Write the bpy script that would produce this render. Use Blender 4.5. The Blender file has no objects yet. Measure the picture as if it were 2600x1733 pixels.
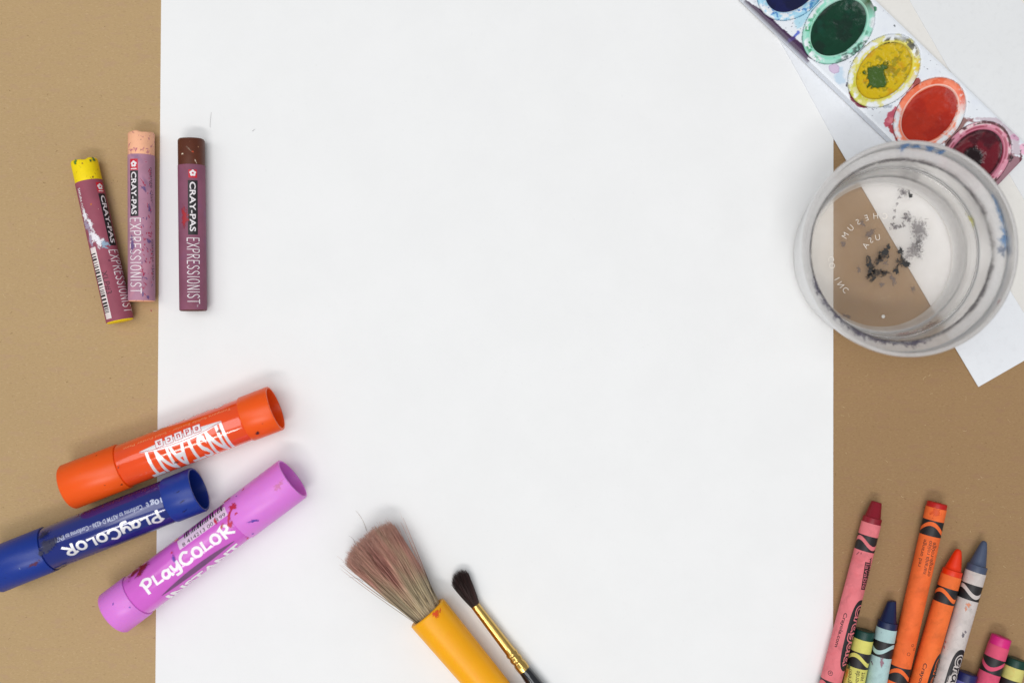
import bpy, bmesh, math, random
import numpy as np
from mathutils import Vector, Matrix

# ------------------------------------------------------------------ camera, world, lamps, exposure
S = 0.001                       # everything below is written in millimetres
CAM_H = 440.0                   # camera height above the table
PPM = 6.1                       # photo pixels per millimetre on the table plane
sc = bpy.context.scene
COL = sc.collection

cam_d = bpy.data.cameras.new('camera')
cam = bpy.data.objects.new('camera', cam_d); COL.objects.link(cam)
cam.location = (0, 0, CAM_H * S)
cam_d.sensor_width = 36.0
cam_d.lens = 36.0 * CAM_H / (2600 / PPM)
cam_d.clip_start = 0.005; cam_d.clip_end = 50
cam_d.dof.use_dof = True
cam_d.dof.focus_distance = (CAM_H - 6) * S
cam_d.dof.aperture_fstop = cam_d.lens / 13.0
sc.camera = cam

world = bpy.data.worlds.new('World'); sc.world = world; world.use_nodes = True
bg = world.node_tree.nodes['Background']
bg.inputs[0].default_value = (0.955, 0.975, 1.0, 1); bg.inputs[1].default_value = 0.37

def area(name, loc, power, sx, sy, colr):
    l = bpy.data.lights.new(name, 'AREA'); l.shape = 'RECTANGLE'; l.size = sx; l.size_y = sy
    l.energy = power; l.color = colr
    o = bpy.data.objects.new(name, l); COL.objects.link(o); o.location = loc
    d = Vector((0, 0, 0)) - Vector(loc)
    o.rotation_euler = d.to_track_quat('-Z', 'Y').to_euler()
    return o
area('ceiling_or_added_lamp', (-0.25, -1.55, 2.60), 27.5, 1.5, 0.26, (1.0, 0.985, 0.96))
area('ceiling_or_added_lamp', (-0.15, 0.05, 2.60), 24.5, 1.6, 1.6, (0.965, 0.985, 1.0))  # added soft panel overhead, not a known fixture; tightens the shadows
area('ceiling_or_added_lamp', (-1.30, 0.25, 2.10), 9.0, 0.8, 1.6, (1.0, 0.985, 0.96))
area('ceiling_or_added_lamp', (1.90, 0.10, 2.40), 2.2, 0.26, 1.4, (1.0, 0.985, 0.96))

sc.view_settings.view_transform = 'Standard'; sc.view_settings.look = 'None'
sc.view_settings.gamma = 1.0; sc.view_settings.exposure = 0.0
sc.view_settings.use_curve_mapping = False
sc.render.engine = 'CYCLES'
sc.cycles.use_denoising = True
sc.cycles.max_bounces = 16; sc.cycles.transmission_bounces = 12; sc.cycles.transparent_max_bounces = 12
sc.cycles.caustics_refractive = True; sc.cycles.caustics_reflective = True
sc.cycles.blur_glossy = 0.3
sc.cycles.sample_clamp_indirect = 4.0

# ------------------------------------------------------------------ helpers
def W(px, py, z=0.0):
    """where the photo's pixel lies on the level z (mm)"""
    f = (CAM_H - z) / CAM_H / PPM
    return ((px - 1300) * f, (866.5 - py) * f)

def lin(c):
    return tuple((x / 255 / 12.92) if x / 255 <= 0.04045 else ((x / 255 + 0.055) / 1.055) ** 2.4 for x in c)
def rgba(c): return (*lin(c), 1.0)

def mk_noise(nt, coord, scale, detail=4, rough=0.6, dist=0.0):
    n = nt.nodes.new('ShaderNodeTexNoise'); n.inputs['Scale'].default_value = scale
    n.inputs['Detail'].default_value = detail; n.inputs['Roughness'].default_value = rough
    n.inputs['Distortion'].default_value = dist
    nt.links.new(coord, n.inputs['Vector']); return n
def ramp(nt, fac, a, b):
    m = nt.nodes.new('ShaderNodeMapRange'); m.interpolation_type = 'SMOOTHSTEP'
    m.inputs[1].default_value = a; m.inputs[2].default_value = b
    nt.links.new(fac, m.inputs[0]); return m.outputs[0]
def mixc(nt, fac, a, b, mode='MIX'):
    m = nt.nodes.new('ShaderNodeMix'); m.data_type = 'RGBA'; m.blend_type = mode
    for s, v in ((0, fac), (6, a), (7, b)):
        if hasattr(v, 'default_value') or hasattr(v, 'is_linked'): nt.links.new(v, m.inputs[s])
        else: m.inputs[s].default_value = v
    return m.outputs[2]

def pmat(name, col, rough=0.5, spec=0.5, metal=0.0, coat=0.0, sss=0.0, var=None, specks=(), bump=None, vcol=False,
         stretch=None, trans=0.0, ior=1.45):
    """col sRGB 0-255. var=(per-mm scale, amount). specks=[(scale, lo, hi, sRGB, strength)]. bump=(scale, strength, mm)"""
    m = bpy.data.materials.new(name); m.use_nodes = True; nt = m.node_tree
    b = nt.nodes['Principled BSDF']
    b.inputs['Roughness'].default_value = rough; b.inputs['Metallic'].default_value = metal
    b.inputs['Specular IOR Level'].default_value = spec; b.inputs['IOR'].default_value = ior
    b.inputs['Coat Weight'].default_value = coat; b.inputs['Coat Roughness'].default_value = 0.06
    b.inputs['Transmission Weight'].default_value = trans
    if sss:
        b.inputs['Subsurface Weight'].default_value = sss; b.inputs['Subsurface Radius'].default_value = (1, 0.5, 0.2)
        b.inputs['Subsurface Scale'].default_value = 0.003
    tc = nt.nodes.new('ShaderNodeTexCoord'); co = tc.outputs['Object']
    if stretch:
        mp = nt.nodes.new('ShaderNodeMapping'); mp.inputs['Scale'].default_value = stretch
        nt.links.new(co, mp.inputs['Vector']); co = mp.outputs[0]
    if vcol:
        a = nt.nodes.new('ShaderNodeVertexColor'); a.layer_name = 'Col'; c = a.outputs['Color']
    else:
        r = nt.nodes.new('ShaderNodeRGB'); r.outputs[0].default_value = rgba(col); c = r.outputs[0]
    if var:
        n = mk_noise(nt, co, var[0] * 1000, 5, 0.65)
        lo = ramp(nt, n.outputs['Fac'], 0.3, 0.7)
        g = nt.nodes.new('ShaderNodeMapRange'); g.inputs[3].default_value = 1 - var[1]; g.inputs[4].default_value = 1 + var[1]
        nt.links.new(lo, g.inputs[0])
        mm = nt.nodes.new('ShaderNodeVectorMath'); mm.operation = 'SCALE'
        nt.links.new(c, mm.inputs[0]); nt.links.new(g.outputs[0], mm.inputs['Scale']); c = mm.outputs[0]
    for k, (s_, lo_, hi_, sc_, st_) in enumerate(specks):
        ad = nt.nodes.new('ShaderNodeVectorMath'); ad.inputs[1].default_value = (k * 0.37 + .1, k * 0.21, k * .13)
        nt.links.new(co, ad.inputs[0])
        n = mk_noise(nt, ad.outputs[0], s_ * 1000, 3, 0.55, 0.4)
        f = ramp(nt, n.outputs['Fac'], lo_, hi_)
        ml = nt.nodes.new('ShaderNodeMath'); ml.operation = 'MULTIPLY'; ml.inputs[1].default_value = st_
        nt.links.new(f, ml.inputs[0])
        c = mixc(nt, ml.outputs[0], c, rgba(sc_))
    nt.links.new(c, b.inputs['Base Color'])
    if bump:
        n = mk_noise(nt, co, bump[0] * 1000, 4, 0.6)
        bp = nt.nodes.new('ShaderNodeBump'); bp.inputs['Strength'].default_value = bump[1]
        bp.inputs['Distance'].default_value = bump[2] * S
        nt.links.new(n.outputs['Fac'], bp.inputs['Height']); nt.links.new(bp.outputs[0], b.inputs['Normal'])
    return m

def smudge_mat(name, col, strength=1.0, scale=1.2, rough=0.5, soft=0.25):
    """paint rubbed onto a surface or a refraction ring painted there: coverage comes from the patch's own vertex weights broken up by noise"""
    m = bpy.data.materials.new(name); m.use_nodes = True; nt = m.node_tree
    b = nt.nodes['Principled BSDF']; b.inputs['Base Color'].default_value = rgba(col)
    b.inputs['Roughness'].default_value = rough
    tc = nt.nodes.new('ShaderNodeTexCoord')
    n = mk_noise(nt, tc.outputs['Object'], scale * 1000, 4, 0.7, 0.5)
    a = nt.nodes.new('ShaderNodeVertexColor'); a.layer_name = 'Col'
    s1 = nt.nodes.new('ShaderNodeMath'); s1.operation = 'ADD'
    k_ = nt.nodes.new('ShaderNodeMath'); k_.operation = 'MULTIPLY_ADD'; k_.inputs[1].default_value = 1.9; k_.inputs[2].default_value = -.45
    nt.links.new(n.outputs['Fac'], k_.inputs[0])
    nt.links.new(a.outputs['Color'], s1.inputs[0]); nt.links.new(k_.outputs[0], s1.inputs[1])
    f = ramp(nt, s1.outputs[0], 0.95 - soft, 0.95 + soft)
    ml = nt.nodes.new('ShaderNodeMath'); ml.operation = 'MULTIPLY'; ml.inputs[1].default_value = strength
    nt.links.new(f, ml.inputs[0]); nt.links.new(ml.outputs[0], b.inputs['Alpha'])
    return m

def obj(name, verts, faces, mat, parent=None, smooth=True, vcol=None, loc=None, sharp=None):
    me = bpy.data.meshes.new(name)
    v = np.asarray(verts, dtype=float) * S
    me.from_pydata(v.tolist(), [], [tuple(int(i) for i in f) for f in faces])
    me.materials.append(mat)
    if vcol is not None:
        at = me.color_attributes.new('Col', 'FLOAT_COLOR', 'POINT')
        c = np.ones((len(v), 4)); vc = np.asarray(vcol, dtype=float)
        c[:, :3] = vc if vc.ndim == 2 else vc[:, None]
        at.data.foreach_set('color', c.ravel())
    if smooth:
        me.polygons.foreach_set('use_smooth', [True] * len(me.polygons))
        if sharp: me.set_sharp_from_angle(angle=math.radians(sharp))
    me.update()
    o = bpy.data.objects.new(name, me); COL.objects.link(o)
    if parent: o.parent = parent
    if loc: o.location = Vector(loc) * S
    return o

def tag(o, label=None, cat=None, group=None, kind=None):
    for k, v in (('label', label), ('category', cat), ('group', group), ('kind', kind)):
        if v: o[k] = v
    return o
def thing(name, label, cat, loc, rotz=0.0, group=None):
    o = bpy.data.objects.new(name, None); COL.objects.link(o)
    o.empty_display_size = 0.005
    o.location = Vector(loc) * S; o.rotation_euler = (0, 0, rotz)
    return tag(o, label, cat, group)

def lathe_x(profile, n=96, zc=0.0, ph=0.0):
    """profile [(x, r)] turned round the local X axis at height zc"""
    V, rings = [], []
    for x, r in profile:
        if r < 1e-6:
            rings.append([len(V)]); V.append((x, 0, zc))
        else:
            rings.append(list(range(len(V), len(V) + n)))
            for k in range(n):
                t = 2 * math.pi * k / n + ph
                V.append((x, r * math.sin(t), zc + r * math.cos(t)))
    F = []
    for a, b in zip(rings[:-1], rings[1:]):
        if len(a) == 1 and len(b) == 1: continue
        for k in range(n):
            k2 = (k + 1) % n
            if len(a) == 1: F.append((a[0], b[k2], b[k]))
            elif len(b) == 1: F.append((a[k], a[k2], b[0]))
            else: F.append((a[k], a[k2], b[k2], b[k]))
    return V, F
def lathe_z(profile, n=128):
    V, F = lathe_x([(z, r) for r, z in profile], n)
    V = [(v[1], v[2], v[0]) for v in V]
    return V, [f for f in F]

class Cyl:
    """a stick lying on the table: local X runs along it, arcs v go round it (v = 0 on top)"""
    def __init__(self, p0, p1, r0, r1=None, zb=0.0):
        self.r0, self.r1 = r0, r1 or r0
        self.zb = zb; self.zc = max(self.r0, self.r1)
        a = Vector(W(*p0, self.zc + zb)); b = Vector(W(*p1, self.zc + zb))
        self.a = a; self.L = (b - a).length; d = (b - a).normalized()
        self.d = d; self.n = Vector((-d.y, d.x)); self.rot = math.atan2(d.y, d.x)
    def R(self, u): return self.r0 + (self.r1 - self.r0) * min(max(u / self.L, 0), 1.3)
    def pt(self, u, v, off=0.0):
        R = self.R(u); t = v / R
        return (u, (R + off) * math.sin(t), self.zc + (R + off) * math.cos(t))
    def uv(self, px, py):
        """photo pixel -> (u, v) on the stick's surface"""
        x, y = W(px, py, 0); o = Vector((0, 0, CAM_H)); e = Vector((x, y, 0)); r = e - o
        def loc(p):
            q = Vector((p.x, p.y)) - self.a
            return Vector((q.dot(self.d), q.dot(self.n), p.z - self.zb - self.zc))
        lo, ld = loc(o), loc(e) - loc(o)
        u = self.L / 2
        for _ in range(4):
            R = self.R(u)
            A = ld.y ** 2 + ld.z ** 2; B = 2 * (lo.y * ld.y + lo.z * ld.z); C = lo.y ** 2 + lo.z ** 2 - R * R
            D = max(B * B - 4 * A * C, 0); s = (-B - math.sqrt(D)) / (2 * A)
            p = lo + ld * s; u = p.x
        return u, math.atan2(p.y, p.z) * R

# --- flat shapes (u, v) wrapped round a stick
def wrap(c, V2, F2, off, step=0.55):
    bm = bmesh.new()
    vs = [bm.verts.new((x, y, 0)) for x, y in V2]
    for f in F2:
        try: bm.faces.new([vs[i] for i in f])
        except ValueError: pass
    ys = [p[1] for p in V2]; y = math.floor(min(ys) / step) * step + step
    while y < max(ys):
        bmesh.ops.bisect_plane(bm, geom=bm.verts[:] + bm.edges[:] + bm.faces[:], plane_co=(0, y, 0), plane_no=(0, 1, 0), dist=1e-6)
        y += step
    bm.verts.index_update()
    V = [c.pt(v.co.x, v.co.y, off) for v in bm.verts]; F = [[v.index for v in f.verts] for f in bm.faces]
    # face outwards
    F = [f if _cw(V2f(bm, f)) else f[::-1] for f in F]
    bm.free(); return V, F
def V2f(bm, f):
    bm.verts.ensure_lookup_table(); return [bm.verts[i].co for i in f]
def _cw(p):
    return sum(a.x * b.y - b.x * a.y for a, b in zip(p, p[1:] + p[:1])) > 0

_tc = {}
def text2d(s, bold=0.0):
    k = (s, bold)
    if k not in _tc:
        cu = bpy.data.curves.new('t', 'FONT'); cu.body = s; cu.size = 1; cu.offset = bold; cu.resolution_u = 3
        o = bpy.data.objects.new('t', cu); me = o.to_mesh()
        V = [(v.co.x, v.co.y) for v in me.vertices]; F = [tuple(p.vertices) for p in me.polygons]
        o.to_mesh_clear(); bpy.data.objects.remove(o); bpy.data.curves.remove(cu)
        _tc[k] = (V, F)
    return _tc[k]

def catmull(P, n=6):
    if len(P) < 3: return P
    P = [np.array(p, float) for p in P]; Q = [2 * P[0] - P[1]] + P + [2 * P[-1] - P[-2]]; out = []
    for i in range(1, len(Q) - 2):
        for k in range(n):
            t = k / n
            out.append(0.5 * (2 * Q[i] + (Q[i + 1] - Q[i - 1]) * t + (2 * Q[i - 1] - 5 * Q[i] + 4 * Q[i + 1] - Q[i + 2]) * t * t
                       + (3 * Q[i] - Q[i - 1] - 3 * Q[i + 1] + Q[i + 2]) * t ** 3))
    out.append(P[-1]); return out
def ribbon(P, w):
    P = [np.array(p, float) for p in P]; V, F = [], []
    for i, p in enumerate(P):
        a = P[max(i - 1, 0)]; b = P[min(i + 1, len(P) - 1)]; d = b - a; d = d / (np.linalg.norm(d) + 1e-9)
        nrm = np.array((-d[1], d[0])) * w / 2
        ext = -d * w * .35 if i == 0 else (d * w * .35 if i == len(P) - 1 else 0)
        V += [tuple(p + nrm + ext), tuple(p - nrm + ext)]
        if i: F.append((2 * i - 2, 2 * i - 1, 2 * i + 1, 2 * i))
    return V, F
circ = lambda cx, cy, rx, ry: [(cx + rx * math.cos(a), cy + ry * math.sin(a)) for a in [2 * math.pi * k / 12 for k in range(13)]]
G = {  # stroke letters: (advance, smooth?, strokes)
 'P': (.8, 1, [[(.14, -.08), (.16, .4), (.12, .86)], [(.0, .8), (.35, 1.0), (.7, .82), (.62, .52), (.35, .42), (.14, .46)]]),
 'L': (.6, 0, [[(.12, .82), (.08, .12), (.52, .16)]]),
 'a': (.72, 1, [[(.56, .58), (.25, .66), (.05, .36), (.2, .08), (.46, .2), (.58, .55)], [(.58, .62), (.56, .3), (.66, .06)]]),
 'y': (.7, 1, [[(.05, .68), (.1, .36), (.32, .28), (.5, .5)], [(.56, .74), (.54, .3), (.42, -.12), (.08, -.16)]]),
 'C': (.85, 1, [[(.72, .86), (.46, 1.0), (.14, .78), (.05, .42), (.25, .1), (.6, .08), (.78, .26)]]),
 'O': (.78, 1, [circ(.38, .42, .3, .36)]),
 'R': (.8, 1, [[(.14, -.02), (.16, .4), (.14, .86)], [(.0, .78), (.4, .95), (.66, .72), (.5, .5), (.16, .44)], [(.26, .44), (.5, .25), (.82, .04)]]),
 'q': (.52, 1, [[(.08, .64), (.14, .36), (.12, .04)], [(.13, .4), (.28, .62), (.48, .6)]]),
 'u': (.6, 1, [circ(.29, .34, .23, .28)]),
 'k': (.3, 1, [[(.14, 1.0), (.12, .5), (.16, .06)]]),
 'E': (.62, 0, [[(.1, 0), (.1, 1)], [(.1, 1), (.52, 1)], [(.1, .55), (.45, .55)], [(.1, 0), (.52, 0)]]),
 'X': (.72, 0, [[(.05, 0), (.65, 1)], [(.05, 1), (.65, 0)]]),
 'p': (.66, 1, [[(.1, 0), (.1, .5), (.1, 1)], [(.1, 1), (.45, .98), (.56, .76), (.42, .52), (.1, .48)]]),
 'r': (.7, 1, [[(.1, 0), (.1, .5), (.1, 1)], [(.1, 1), (.45, .98), (.55, .77), (.4, .54), (.1, .5)], [(.25, .5), (.42, .3), (.6, 0)]]),
 'S': (.64, 1, [[(.52, .86), (.34, 1), (.1, .82), (.2, .58), (.46, .4), (.5, .15), (.28, 0), (.06, .14)]]),
 'I': (.3, 0, [[(.14, 0), (.14, 1)]]),
 'o': (.76, 1, [circ(.36, .5, .27, .5)]),
 'N': (.74, 0, [[(.1, 0), (.1, 1)], [(.1, 1), (.6, 0)], [(.6, 0), (.6, 1)]]),
 'T': (.6, 0, [[(.3, 0), (.3, 1)], [(.02, 1), (.58, 1)]]),
}
def strokes2d(s, w):
    """list of flat pieces, one per stroke"""
    x = 0; out = []
    for ch in s:
        adv, sm, st = G[ch]
        for P in st:
            P = [(x + p[0], p[1]) for p in P]
            if sm: P = [tuple(q) for q in catmull(P)]
            out.append(ribbon(P, w))
        x += adv + .08
    return out, x - .08

def place(c, pieces, box, u0, u1, v0, v1, hgt, off, warp=None):
    """fit flat pieces (whose extent is box=(x0,x1,y0,y1)) between mid-line points (u0,v0)-(u1,v1)"""
    x0, x1, y0, y1 = box; flip = u1 < u0
    V, F = [], []; L = abs(u1 - u0)
    for k, (pv, pf) in enumerate(pieces):
        q = []
        for x, y in pv:
            fx = (x - x0) / (x1 - x0); fy = (y - y0) / (y1 - y0) - .5
            vm = v0 + (v1 - v0) * fx
            if warp: fy = warp(fx, fy)
            q.append((u0 + (u1 - u0) * fx, vm + (-fy if flip else fy) * hgt))
        wv, wf = wrap(c, q, pf, off + .004 * (k % 5))
        b = len(V); V += wv; F += [[i + b for i in f] for f in wf]
    return V, F
def bbox(P):
    xs = [v[0] for p in P for v in p[0]]; ys = [v[1] for p in P for v in p[0]]
    return min(xs), max(xs), min(ys), max(ys)
def print_text(c, parent, s, a, b, hgt, mat, bold=0.0, off=0.035, name='lettering', cap=True, strokes=None, warp=None):
    """letters on the stick; a, b = photo pixels of the mid-line's start and end"""
    u0, v0 = c.uv(*a); u1, v1 = c.uv(*b)
    if strokes:
        P, _ = strokes2d(s, strokes)
    else:
        P = [text2d(s, bold)]
    V, F = place(c, P, bbox(P), u0, u1, v0, v1, hgt, off, warp)
    return obj(name, V, F, mat, parent, smooth=False)
def print_text_uv(c, parent, s, u0, u1, v, hgt, mat, bold=0.0, off=0.035, name='lettering'):
    P = [text2d(s, bold)]
    V, F = place(c, P, bbox(P), u0, u1, v, v, hgt, off)
    return obj(name, V, F, mat, parent, smooth=False)
def print_poly(c, parent, pts, mat, off=0.02, name='printed_panel'):
    V, F = wrap(c, pts, [tuple(range(len(pts)))], off)
    return obj(name, V, F, mat, parent, smooth=False)
def rect_px(c, a, b, hgt, ext=0.0):
    u0, v0 = c.uv(*a); u1, v1 = c.uv(*b); s = 1 if u1 > u0 else -1
    return [(u0 - ext * s, v0 - hgt / 2), (u1 + ext * s, v1 - hgt / 2), (u1 + ext * s, v1 + hgt / 2), (u0 - ext * s, v0 + hgt / 2)]
def bars(c, parent, a, b, hgt, mat, seed, off=0.03, side=0.0, name='barcode'):
    u0, v0 = c.uv(*a); u1, v1 = c.uv(*b); rnd = random.Random(seed); V, F = [], []; u = 0; L = u1 - u0
    while u < abs(L):
        w = rnd.choice((.32, .5, .5, .8)); g = rnd.choice((.36, .42, .75)); f = u / abs(L); f2 = min((u + w) / abs(L), 1)
        q = []
        for ff, sd in ((f, -1), (f2, -1), (f2, 1), (f, 1)):
            q.append((u0 + L * ff, v0 + (v1 - v0) * ff + sd * hgt / 2))
        wv, wf = wrap(c, q, [(0, 1, 2, 3)], off); bb = len(V); V += wv; F += [[i + bb for i in x] for x in wf]
        u += w + g
    return obj(name, V, F, mat, parent, smooth=False)
def blob(fn, mat, parent, ru, rv, seed, rings=6, n=28, jag=.35, rot=0.0, name='paint_or_shade_smudge'):
    """irregular patch; fn(du, dv) gives its point in space"""
    rnd = random.Random(seed); ph = [rnd.uniform(0, 6.28) for _ in range(6)]
    ru *= 1.5; rv *= 1.5; V, F, cv = [fn(0, 0)], [], [1.0]
    for i in range(1, rings + 1):
        for k in range(n):
            t = 2 * math.pi * k / n
            j = 1 + jag * (math.sin(2 * t + ph[0]) * .5 + math.sin(3 * t + ph[1]) * .4 + math.sin(5 * t + ph[2]) * .3 + math.sin(9 * t + ph[3]) * .2)
            r = i / rings * j; x, y = r * ru * math.cos(t), r * rv * math.sin(t)
            V.append(fn(x * math.cos(rot) - y * math.sin(rot), x * math.sin(rot) + y * math.cos(rot))); cv.append(1 - i / rings)
    for k in range(n): F.append((0, 1 + k, 1 + (k + 1) % n))
    for i in range(rings - 1):
        a, b = 1 + i * n, 1 + (i + 1) * n
        for k in range(n): F.append((a + k, b + k, b + (k + 1) % n, a + (k + 1) % n))
    return obj(name, V, F, mat, parent, vcol=cv)
def smudge_px(c, parent, p, mat, ru, rv, seed, rot=0.0, jag=.35, off=0.05):
    u, v = c.uv(*p)
    return blob(lambda du, dv: c.pt(u + du, v + dv, off), mat, parent, ru, rv, seed, rot=rot, jag=jag)

# numpy value noise for painted-on pigment
def vnoise(x, y, seed):
    xi, yi = np.floor(x).astype(np.int64), np.floor(y).astype(np.int64); fx, fy = x - xi, y - yi
    fx = fx * fx * (3 - 2 * fx); fy = fy * fy * (3 - 2 * fy)
    def h(a, b):
        q = (a * 374761393 + b * 668265263 + seed * 974634777) & 0xffffffff
        q = ((q ^ (q >> 13)) * 1274126177) & 0xffffffff
        return ((q ^ (q >> 16)) & 0xffff) / 65535.0
    return (h(xi, yi) * (1 - fx) + h(xi + 1, yi) * fx) * (1 - fy) + (h(xi, yi + 1) * (1 - fx) + h(xi + 1, yi + 1) * fx) * fy
def fbm(x, y, seed, o=4):
    s = 0; a = .5; t = 0
    for k in range(o):
        s = s + a * vnoise(x, y, seed + k); t += a; a *= .55; x = x * 2.03 + 3.1; y = y * 2.03 + 1.7
    return s / t
def sstep(a, b, x):
    t = np.clip((x - a) / (b - a), 0, 1); return t * t * (3 - 2 * t)
def over(base, col, a):
    a = np.clip(a, 0, 1)[:, None]; return base * (1 - a) + np.array(lin(col)) * a

# ------------------------------------------------------------------ the surface
kraft_l = pmat('kraft_paper', (179, 151, 111), .85, .2, var=(.016, .025),
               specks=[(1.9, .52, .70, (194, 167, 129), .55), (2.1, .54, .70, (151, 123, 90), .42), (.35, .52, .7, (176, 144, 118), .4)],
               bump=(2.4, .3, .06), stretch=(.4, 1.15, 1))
kraft_r = pmat('kraft_paper_dimmed', (154, 124, 89), .85, .2, var=(.016, .025),  # kraft colour darkened to carry the dimmer light on the right
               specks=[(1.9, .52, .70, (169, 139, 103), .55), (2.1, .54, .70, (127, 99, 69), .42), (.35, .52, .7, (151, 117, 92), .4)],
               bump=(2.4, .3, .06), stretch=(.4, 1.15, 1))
def slab(name, pts, z0, z1, mat, parent=None, bev=0.0):
    n = len(pts); V = [(x, y, z0) for x, y in pts] + [(x, y, z1) for x, y in pts]
    F = [tuple(range(n))[::-1], tuple(range(n, 2 * n))] + [(k, (k + 1) % n, n + (k + 1) % n, n + k) for k in range(n)]
    return obj(name, V, F, mat, parent, smooth=False)
k1 = tag(slab('kraft_table_paper', [(-420, -330), (40, -330), (40, 330), (-420, 330)], -2, 0, kraft_l), 'brown kraft paper covering the table on the left', kind='structure')
k2 = tag(slab('kraft_table_paper', [(40, -330), (430, -330), (430, 330), (40, 330)], -2, 0, kraft_r), 'brown kraft paper covering the table on the right, colour dimmed for weaker light', kind='structure')  # made-up second half for the dimmed colour, seam under the white sheet

def flecks(parent, n, x0, x1, y0, y1, seed):
    rnd = random.Random(seed); V, F, C = [], [], []
    for _ in range(n):
        x, y = rnd.uniform(x0, x1), rnd.uniform(y0, y1); a = rnd.gauss(0, .7); L = rnd.uniform(.5, 2.2); w = rnd.uniform(.05, .11)
        cu = rnd.uniform(-.3, .3); dark = rnd.random() < .3
        if dark: L *= .5; w *= 1.6
        b = len(V); c = lin((112, 84, 52)) if dark else lin((208, 184, 142))
        for k in range(4):
            t = k / 3 - .5; px = x + math.cos(a + cu * t * 3) * t * L; py = y + math.sin(a + cu * t * 3) * t * L
            for sd in (-1, 1):
                V.append((px - math.sin(a) * sd * w / 2, py + math.cos(a) * sd * w / 2, .03)); C.append(c)
            if k: F.append((b + 2 * k - 2, b + 2 * k, b + 2 * k + 1, b + 2 * k - 1))
    return tag(obj('paper_fibres', V, F, pmat('fibre', (0, 0, 0), .8, .2, vcol=True), parent, vcol=C), kind='stuff')
flecks(k1, 260, -216, -145, -144, 144, 5)
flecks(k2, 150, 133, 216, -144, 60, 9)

# ------------------------------------------------------------------ sheets of paper
def paper_mat(name, c, bs=1.6): return pmat(name, c, .7, .25, var=(.03, .012), specks=[(1.1, .62, .8, tuple(int(x * .97) for x in c), .6), (.35, .5, .75, tuple(int(x * .975) for x in c), .6 if bs < 1.5 else 0)], bump=(bs, .25 if bs > 1.5 else .7, .06))
sheet = slab('paper_sheet', [W(412, -260), W(2116, -260), W(2114.5, 1990), W(393, 1990)], .03, .3, paper_mat('drawing_paper', (235, 235, 235)))
tag(sheet, 'large blank white drawing sheet filling the middle of the table', 'paper')
c1 = slab('white_card', [W(1730, -330), W(2025, 186), W(2115, 352), W(2425, 885), W(2482.5, 981.5), W(2900, 742), W(2330, -330)], .34, .75, paper_mat('white_card', (228, 230, 234), .9))
tag(c1, 'white card with a free corner on the kraft paper below the water cup', 'paper')
c2 = slab('white_card', [W(1931, -330, 1), W(2119, -8, 1), W(2566, 738, 1), W(2598, 790, 1), W(2960, 1385, 1), W(3100, 600, 1), W(2560, -330, 1)], .79, 1.0, paper_mat('cream_card', (225, 222, 217), .7))
tag(c2, 'cream white textured sheet lying beneath the paint palette, right of the cup', 'paper')
c3 = slab('white_card', [W(2118, -330, 1.3), W(2308, -2, 1.3), W(2411, 178, 1.3), W(2567, 449, 1.3), W(2730, 732, 1.3), W(3090, 560, 1.3), W(2589, -2, 1.3), W(2392, -330, 1.3)], 1.04, 1.25, paper_mat('cool_card', (224, 225, 226), .7))
tag(c3, 'white sheet edge in the top right corner beyond the paint palette', 'paper')

# ------------------------------------------------------------------ oil pastels
white_ink = pmat('white_ink', (232, 225, 228), .5)
grey_ink = pmat('grey_ink', (84, 62, 78), .6)
black_ink = pmat('black_ink', (30, 27, 30), .5, var=(.6, .15))
red_ink = pmat('red_ink', (196, 28, 48), .5)
SM = {}
def sm(col, strength=1.0, scale=1.2, soft=.12):
    k = (col, strength, scale, soft)
    if k not in SM: SM[k] = smudge_mat('paint_or_shade_smudge', col, strength, scale, soft=soft)
    return SM[k]

Z1 = lambda x, y: (150 + x / 2.905, 310 + y / 2.905)
def flower(c, parent, ctr, h=3.4, l=4.2):
    u, v = c.uv(*ctr)
    pan = print_poly(c, parent, [(u - l / 2, v - h / 2), (u + l / 2, v - h / 2), (u + l / 2, v + h / 2), (u - l / 2, v + h / 2)], red_ink, .02, 'printed_emblem')
    V, F = [], []
    for k in range(5):
        a = 2 * math.pi * k / 5 + math.pi; cu, cv = u - .25 + math.cos(a) * .78, v + math.sin(a) * .78
        q = [(cu + .58 * math.cos(t), cv + .58 * math.sin(t)) for t in [2 * math.pi * i / 14 for i in range(14)]]
        wv, wf = wrap(c, q, [tuple(range(14))], .035 + .003 * k); b = len(V); V += wv; F += [[i + b for i in f] for f in wf]
    obj('printed_flower', V, F, white_ink, parent, smooth=False)
    q = [(u - .25 + .4 * math.cos(t), v + .4 * math.sin(t)) for t in [2 * math.pi * i / 10 for i in range(10)]]
    print_poly(c, parent, q, red_ink, .06, 'printed_flower')
    if l > 3.8:
        print_poly(c, parent, [(u + l * .33, v - h * .36), (u + l * .42, v - h * .36), (u + l * .42, v + h * .36), (u + l * .33, v + h * .36)], white_ink, .03, 'lettering')

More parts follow.
